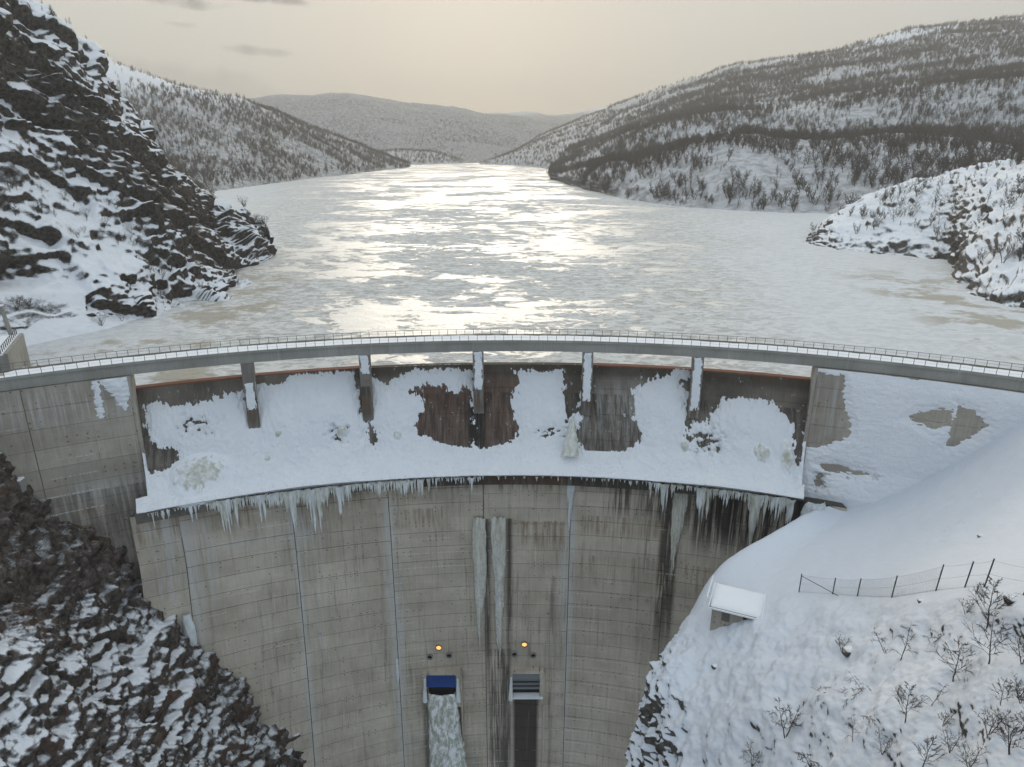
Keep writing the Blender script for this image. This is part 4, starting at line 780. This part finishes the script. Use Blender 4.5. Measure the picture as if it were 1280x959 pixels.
# ------------------------------------------------------------------ bare birches
def tree_parts(seed, h=5., stems=1, lean=.1, spread=.55, nb=17, ns=8, nt=7, rt=.075, droop=.0, rtw=.015):
    r = random.Random(seed); tr = MB(); cr_ = MB()
    for s in range(stems):
        az = r.uniform(0, 6.28); ld = Vector((math.cos(az), math.sin(az), 0))*(lean+(.25 if stems > 1 else 0)); p = Vector((0, 0, -.4)); pts = [p.copy()]; n = 7; hh = h*r.uniform(.75, 1)
        for k in range(n): p = p+(Vector((r.uniform(-.12, .12), r.uniform(-.12, .12), 1))+ld).normalized()*(hh+.4)/n; pts.append(p.copy())
        tr.tube(pts, [rt*(1-.88*k/n) for k in range(n+1)], 5)
        for b in range(nb):
            f = .2+.78*(b+r.random())/nb; i = min(int(f*n), n-1); q = pts[i].lerp(pts[i+1], f*n-i); a = b*2.4+r.uniform(-.5, .5); L_ = hh*spread*(1.05-f)*r.uniform(.6, 1.1)+hh*.07
            d = Vector((math.cos(a), math.sin(a), r.uniform(.5, 1.1))).normalized(); bp = [q.copy()]
            for k in range(4): q = q+d*L_/4; d = (d+Vector((r.uniform(-.25, .25), r.uniform(-.25, .25), r.uniform(-.1, .2)-droop))).normalized(); bp.append(q.copy())
            r0 = rt*.42*(1.1-f); cr_.tube(bp, [r0, r0*.75, r0*.5, r0*.32, rtw], 3, False)
            for c in range(ns):
                g = .2+.8*(c+r.random())/ns; i2 = min(int(g*4), 3); q2 = bp[i2].lerp(bp[i2+1], g*4-i2); d2 = (bp[i2+1]-bp[i2]).normalized(); d2 = (d2+Vector((r.uniform(-1, 1), r.uniform(-1, 1), r.uniform(-.4, .7)-droop))).normalized(); L2 = L_*.42*r.uniform(.5, 1.1); e2 = q2+d2*L2
                cr_.tube([q2, q2.lerp(e2, .5)+Vector((r.uniform(-.05, .05), r.uniform(-.05, .05), .04)), e2], [rtw*1.6, rtw*1.2, rtw*.6], 3, False)
                for t_ in range(nt):
                    q3 = q2.lerp(e2, r.uniform(.25, 1)); d3 = (d2+Vector((r.uniform(-1, 1), r.uniform(-1, 1), r.uniform(-.6, .6)-droop))).normalized(); e3 = q3+d3*L2*r.uniform(.35, .7); sd_ = d3.orthogonal().normalized()*rtw*.8
                    b0 = len(cr_.v); cr_.v += [tuple(q3-sd_), tuple(q3+sd_), tuple(e3)]; cr_.f.append((b0, b0+1, b0+2))
    return tr, cr_
VAR = []
for s, kw in enumerate((dict(h=5), dict(h=5, spread=.65, droop=.1), dict(h=5, stems=2, nb=10), dict(h=5, stems=3, nb=8, ns=6), dict(h=5, lean=.6, droop=.35, nb=10), dict(h=5, lean=.9, droop=.5, nb=8, spread=.7))):
    a, b = tree_parts(s+1, **kw); ta = mesh('trunk', a.v, a.f); ta.materials.append(M_bark); tb = mesh('crown', b.v, b.f); tb.materials.append(M_twig); VAR.append((ta, tb))
def birch(p, h, var, label, group, rz=None, name='birch_tree'):
    e = empty(name, p, rng.uniform(0, 6.28) if rz is None else rz, label=label, cat='tree', group=group); s = h/5; e.scale = (s, s, s)
    link('trunk', VAR[var][0], None, e); link('crown', VAR[var][1], None, e); return e
near = [ # u, v of the foot, height in pixels, variant, label
 (1232, 784, 62, 0, 'tall dark bare birch just below the wire fence'), (1236, 828, 62, 1, 'bushy bare birch directly below the tall one near the fence'), (1190, 850, 55, 1, 'dark dense bare birch with a forked trunk in the middle of the right slope'),
 (1122, 826, 48, 4, 'bent bare birch left of the dark dense one'), (1104, 812, 30, 4, 'small arching birch at the left of the bent one'), (1130, 903, 50, 0, 'upright feathery bare birch low on the right slope'), (1163, 880, 34, 4, 'small crooked birch beside the feathery one'),
 (1158, 808, 34, 4, 'short hooked sapling between bent birch and the fence'), (1234, 920, 44, 3, 'thin branching birch near the lower right corner'), (1262, 938, 56, 2, 'tall slender birch at the lower right corner'), (1275, 912, 48, 2, 'slender birch at the right edge above the corner one'),
 (1276, 828, 44, 2, 'slim birch at the right edge level with the bushy one'), (1046, 877, 40, 5, 'low bent birch with drooping twigs in the middle of the slope'), (1080, 862, 26, 5, 'tiny drooping sapling uphill of the low bent birch'), (1015, 872, 34, 5, 'crooked shrub birch in the lower middle of the slope'),
 (980, 920, 50, 2, 'twin stemmed birch left of the crooked fallen stem'), (1012, 955, 60, 5, 'long leaning birch stem at the bottom of the slope'), (1150, 955, 46, 0, 'bare birch cut by the bottom edge right of centre'), (1185, 940, 34, 3, 'small shrub beside the birch at the bottom edge'),
 (1208, 965, 40, 3, 'loose shrub at the bottom edge near the corner birch'), (1065, 925, 30, 4, 'small leaning sapling low on the slope'), (1100, 940, 34, 3, 'wispy shrub low between two birches'), (940, 955, 34, 3, 'small dark shrub at the bottom left of the slope'), (1048, 812, 22, 3, 'tiny shrub beside the dark stone below the fence'),
 (1205, 765, 24, 3, 'thin sapling right under the fence line'), (1270, 870, 30, 3, 'small shrub right of the dense birch'), (1085, 900, 30, 5, 'curved sapling left of the feathery birch'), (960, 890, 22, 5, 'short bent twig shrub on the left of the slope'), (925, 945, 28, 4, 'sparse sapling near the gorge edge at the bottom'), (1250, 880, 36, 1, 'rounded bare shrub between the right edge birches'),(1178, 905, 30, 2, 'thin two stemmed sapling right of the feathery birch')]
for (u, v, hp, var, lab) in near:
    p = onslope(u, v); t = p[1]*CP-p[2]*SP; birch(p, hp/F*t*1.12, var, lab, 'bare birches on the right slope')
# cheaper trees for the shores
MID = []
for s, kw in enumerate((dict(h=5, nb=10, ns=5, nt=3, rtw=.022), dict(h=5, stems=2, nb=7, ns=4, nt=3, rtw=.022), dict(h=5, stems=3, nb=6, ns=4, nt=3, rtw=.022, spread=.7), dict(h=5, stems=4, nb=5, ns=4, nt=3, rtw=.022, lean=.3, spread=.8))):
    a, b = tree_parts(s+40, **kw); a.add(b.v, b.f); me = mesh('bare_tree', a.v, a.f); me.materials.append(M_fbark); MID.append(me)
def scatter(key, n, dens, fmin=.35, seed=1, umin=-80, umax=1360, vmax=1000):
    Gt, N = HILLS[key]; r = np.random.default_rng(seed); i = r.uniform(0, Gt.shape[0]-1.001, n); j = r.uniform(0, Gt.shape[1]-1.001, n); a, b = i.astype(int), j.astype(int); f, g_ = (i-a)[:, None], (j-b)[:, None]
    p = (Gt[a, b]*(1-f)+Gt[a+1, b]*f)*(1-g_)+(Gt[a, b+1]*(1-f)+Gt[a+1, b+1]*f)*g_
    e1 = Gt[a+1, b]-Gt[a, b]; e2 = Gt[a, b+1]-Gt[a, b]; ar = np.linalg.norm(np.cross(e1, e2), axis=1); ar = ar/np.percentile(ar, 97)
    nz_ = np.abs(N[a, b][:, 2]); u, v, t = proj(p)
    k = (r.uniform(size=n) < dens(p, u, v)*np.clip(ar, 0, 1)) & (nz_ > fmin) & (u > umin) & (u < umax) & (t > 10) & (v < vmax) & (p[:, 2] > LAKE+.5)
    return p[k]
def lim(p, n): return p[:n]
# shrubs on the left cliff
pl = scatter('lcliff', 16000, lambda p, u, v: np.clip(fbm(p*.04+2, 3)*2.2+.35, 0, 1), .3, 5)
u, v, t = proj(pl); sky_ = v < 60+.75*u; pl = pl[(u > -30) & (u < 360) & (v > -20) & (v < 430)]
u, v, t = proj(pl); near_shore = pl[(u > 180)][:90]; up = pl[(u <= 180) & (v > 180)][:60]
def where(p, cuts):
    u, v, t = proj(p); return cuts(float(u), float(v))
SZ = ('small', 'medium', 'tall')
def shrub(q, me, s, forms, cuts, cat, group, name):
    for p in q:
        k = int(rng.integers(0, len(me))); o = link(name, me[k]); o.location = p; f_ = rng.uniform(0, 1); sc_ = s[0]+(s[1]-s[0])*f_; o.scale = (sc_, sc_, sc_); o.rotation_euler = (0, 0, rng.uniform(0, 6))
        tag(o, '%s %s %s' % (SZ[min(2, int(f_*3))], forms[k], where(p, cuts)), cat, group)
def cut_l(u, v):
    h = 'low' if v > 90+.72*u else 'high' if v < 40+.72*u else 'halfway'
    return h+(' at the very tip of the left cliff' if u > 300 else ' near the tip of the left cliff' if u > 250 else ' where the left cliff bends' if u > 180 else ' above the bridge end on the left cliff' if v > 320 else ' on the rocky upper left cliff')
shrub(near_shore, MID[2:], (.6, 1.25), ('three stemmed shrub', 'spreading bare shrub'), cut_l, 'shrub', 'bare shrubs on the left cliff', 'bare_shrub')
shrub(up, MID[2:], (.45, .95), ('three stemmed shrub', 'spreading bare shrub'), cut_l, 'shrub', 'bare shrubs on the left cliff', 'bare_shrub')
ph_ = scatter('spur', 9000, lambda p, u, v: np.clip(fbm(p*.025+8, 3)*2+.35, 0, 1)*(v < 330), .45, 6)
def cut_h(u, v):
    return ('on the crest line' if v < 291-.33*(u-1010)+14 else 'on the open snow' if v < 291-.2*(u-1010)+26 else 'near the shore rocks')+(' near the tip of the right headland' if u < 1070 else ' on the left half of the right headland' if u < 1150 else ' on the right half of the right headland' if u < 1220 else ' above the rocky corner of the right headland')
shrub(ph_[:120], MID, (.8, 1.8), ('single stemmed birch', 'forked birch', 'bushy birch', 'multistem birch'), cut_h, 'tree', 'bare birches on the right headland', 'bare_tree')
# woods as instanced masses
FARV = bpy.data.collections.new('far_tree_kinds')
for s in range(5):
    a, b = tree_parts(s+70, h=5, nb=14, ns=4, nt=3, rt=.12, rtw=.055, stems=1+s % 3, spread=.26 if s % 3 == 0 else .34); a.add(b.v, b.f); me = mesh('far_tree', a.v, a.f); me.materials.append(M_fbark); o = bpy.data.objects.new('far_tree', me); FARV.objects.link(o)
ng = bpy.data.node_groups.new('wood', 'GeometryNodeTree'); ng.interface.new_socket('Geometry', in_out='INPUT', socket_type='NodeSocketGeometry'); ng.interface.new_socket('Geometry', in_out='OUTPUT', socket_type='NodeSocketGeometry')
gi, go = ng.nodes.new('NodeGroupInput'), ng.nodes.new('NodeGroupOutput'); iop = ng.nodes.new('GeometryNodeInstanceOnPoints'); ci = ng.nodes.new('GeometryNodeCollectionInfo')
ci.inputs[0].default_value = FARV; ci.inputs['Separate Children'].default_value = True; ci.inputs['Reset Children'].default_value = True
def attr(nm, ty): n = ng.nodes.new('GeometryNodeInputNamedAttribute'); n.data_type = ty; n.inputs[0].default_value = nm; return n.outputs[0]
ng.links.new(gi.outputs[0], iop.inputs['Points']); ng.links.new(ci.outputs[0], iop.inputs['Instance']); iop.inputs['Pick Instance'].default_value = True
ng.links.new(attr('size', 'FLOAT'), iop.inputs['Scale']); cx = ng.nodes.new('ShaderNodeCombineXYZ'); ng.links.new(attr('turn', 'FLOAT'), cx.inputs[2]); ng.links.new(cx.outputs[0], iop.inputs['Rotation'])
ng.links.new(attr('variety', 'INT'), iop.inputs['Instance Index']); ng.links.new(iop.outputs[0], go.inputs[0])
def wood(name, pts, s0, s1, label):
    me = bpy.data.meshes.new(name); me.vertices.add(len(pts)); me.vertices.foreach_set('co', pts.astype(float).ravel())
    for nm, ty, d in (('size', 'FLOAT', rng.uniform(s0, s1, len(pts))), ('turn', 'FLOAT', rng.uniform(0, 6.28, len(pts))), ('variety', 'INT', rng.integers(0, 5, len(pts)))): me.attributes.new(nm, ty, 'POINT').data.foreach_set('value', d.astype(np.int32 if ty == 'INT' else np.float32))
    me.update(); o = link(name, me); md = o.modifiers.new('wood', 'NODES'); md.node_group = ng; tag(o, label, 'wood', kind='stuff'); print(name, len(pts)); return o
def d_right(p, u, v):
    band = fbm(p*np.array([.006, .006, .02])+4, 4)
    top = np.clip(((p[:, 1]-1750)/400), 0, 1)
    return np.clip(band*2.4+.56, .10, 1)*(1-top*.8)
wood('birch_wood', scatter('right', 620000, d_right, .2, 11, 640, 1340, 300), 1.0, 2.7, 'dense leafless birch wood covering the long right hillside')
wood('birch_wood', scatter('right_far', 40000, lambda p, u, v: .5+0*u, .2, 12), 1.3, 2.2, 'distant leafless wood on the far right shore')
wood('birch_wood', scatter('left', 300000, lambda p, u, v: np.clip(fbm(p*.008+2, 4)*2+.7, .15, 1)*(1-.9*np.clip((p[:, 2]-70)/30, 0, 1)), .2, 13), 1.2, 2.2, 'leafless birch wood on the hill behind the left cliff')
wood('birch_wood', scatter('lowhill', 3500, lambda p, u, v: .8+0*u, .2, 14), 1.3, 2.2, 'small wooded hill at the far end of the lake')
wood('birch_wood', scatter('far1', 140000, lambda p, u, v: np.clip(fbm(p*.004, 3)*2+.3, 0, 1)*(p[:, 2] < 110), .2, 15), 1.4, 2.4, 'thin woods at the foot of the far mountain')
wood('birch_scrub', np.concatenate([ph_[120:1100], ]), .6, 1.5, 'leafless birch scrub along the crest of the right headland')
wood('cliff_scrub', np.concatenate([pl[(u <= 180) | (u > 180)][150:2600]]), .3, .8, 'fine leafless scrub scattered over the left cliff')
ps = scatter('slope', 12000, lambda p, u, v: np.clip(fbm(p*.12+3, 3)*1.6+.35, 0, 1)*np.clip((v-760)/80, 0, 1)*(u > 880), .3, 21)
wood('slope_scrub', ps[:1100], .08, .30, 'faint low twigs poking through the snow of the right slope')
pg = scatter('gorge', 4000, lambda p, u, v: .5*((u < 150) & (v > 760)), .1, 16)
wood('cliff_scrub', pg[:200], .2, .45, 'thin twiggy scrub low on the left rock slope')

# ------------------------------------------------------------------ haze
hb = MB().box(-2600, 4200, -200, 6700, -190, 520); hz = hb.build('haze', None); hz.data.materials.clear()
m = bpy.data.materials.new('haze_air'); m.use_nodes = True; n = m.node_tree.nodes; n.clear(); out = n.new('ShaderNodeOutputMaterial'); vol = n.new('ShaderNodeVolumePrincipled')
vol.inputs['Color'].default_value = (.95, .93, .89, 1); vol.inputs['Density'].default_value = .00019; vol.inputs['Anisotropy'].default_value = .3
m.node_tree.links.new(vol.outputs[0], out.inputs['Volume']); hz.data.materials.append(m); tag(hz, 'thin pale winter haze filling the valley', 'haze', kind='stuff')
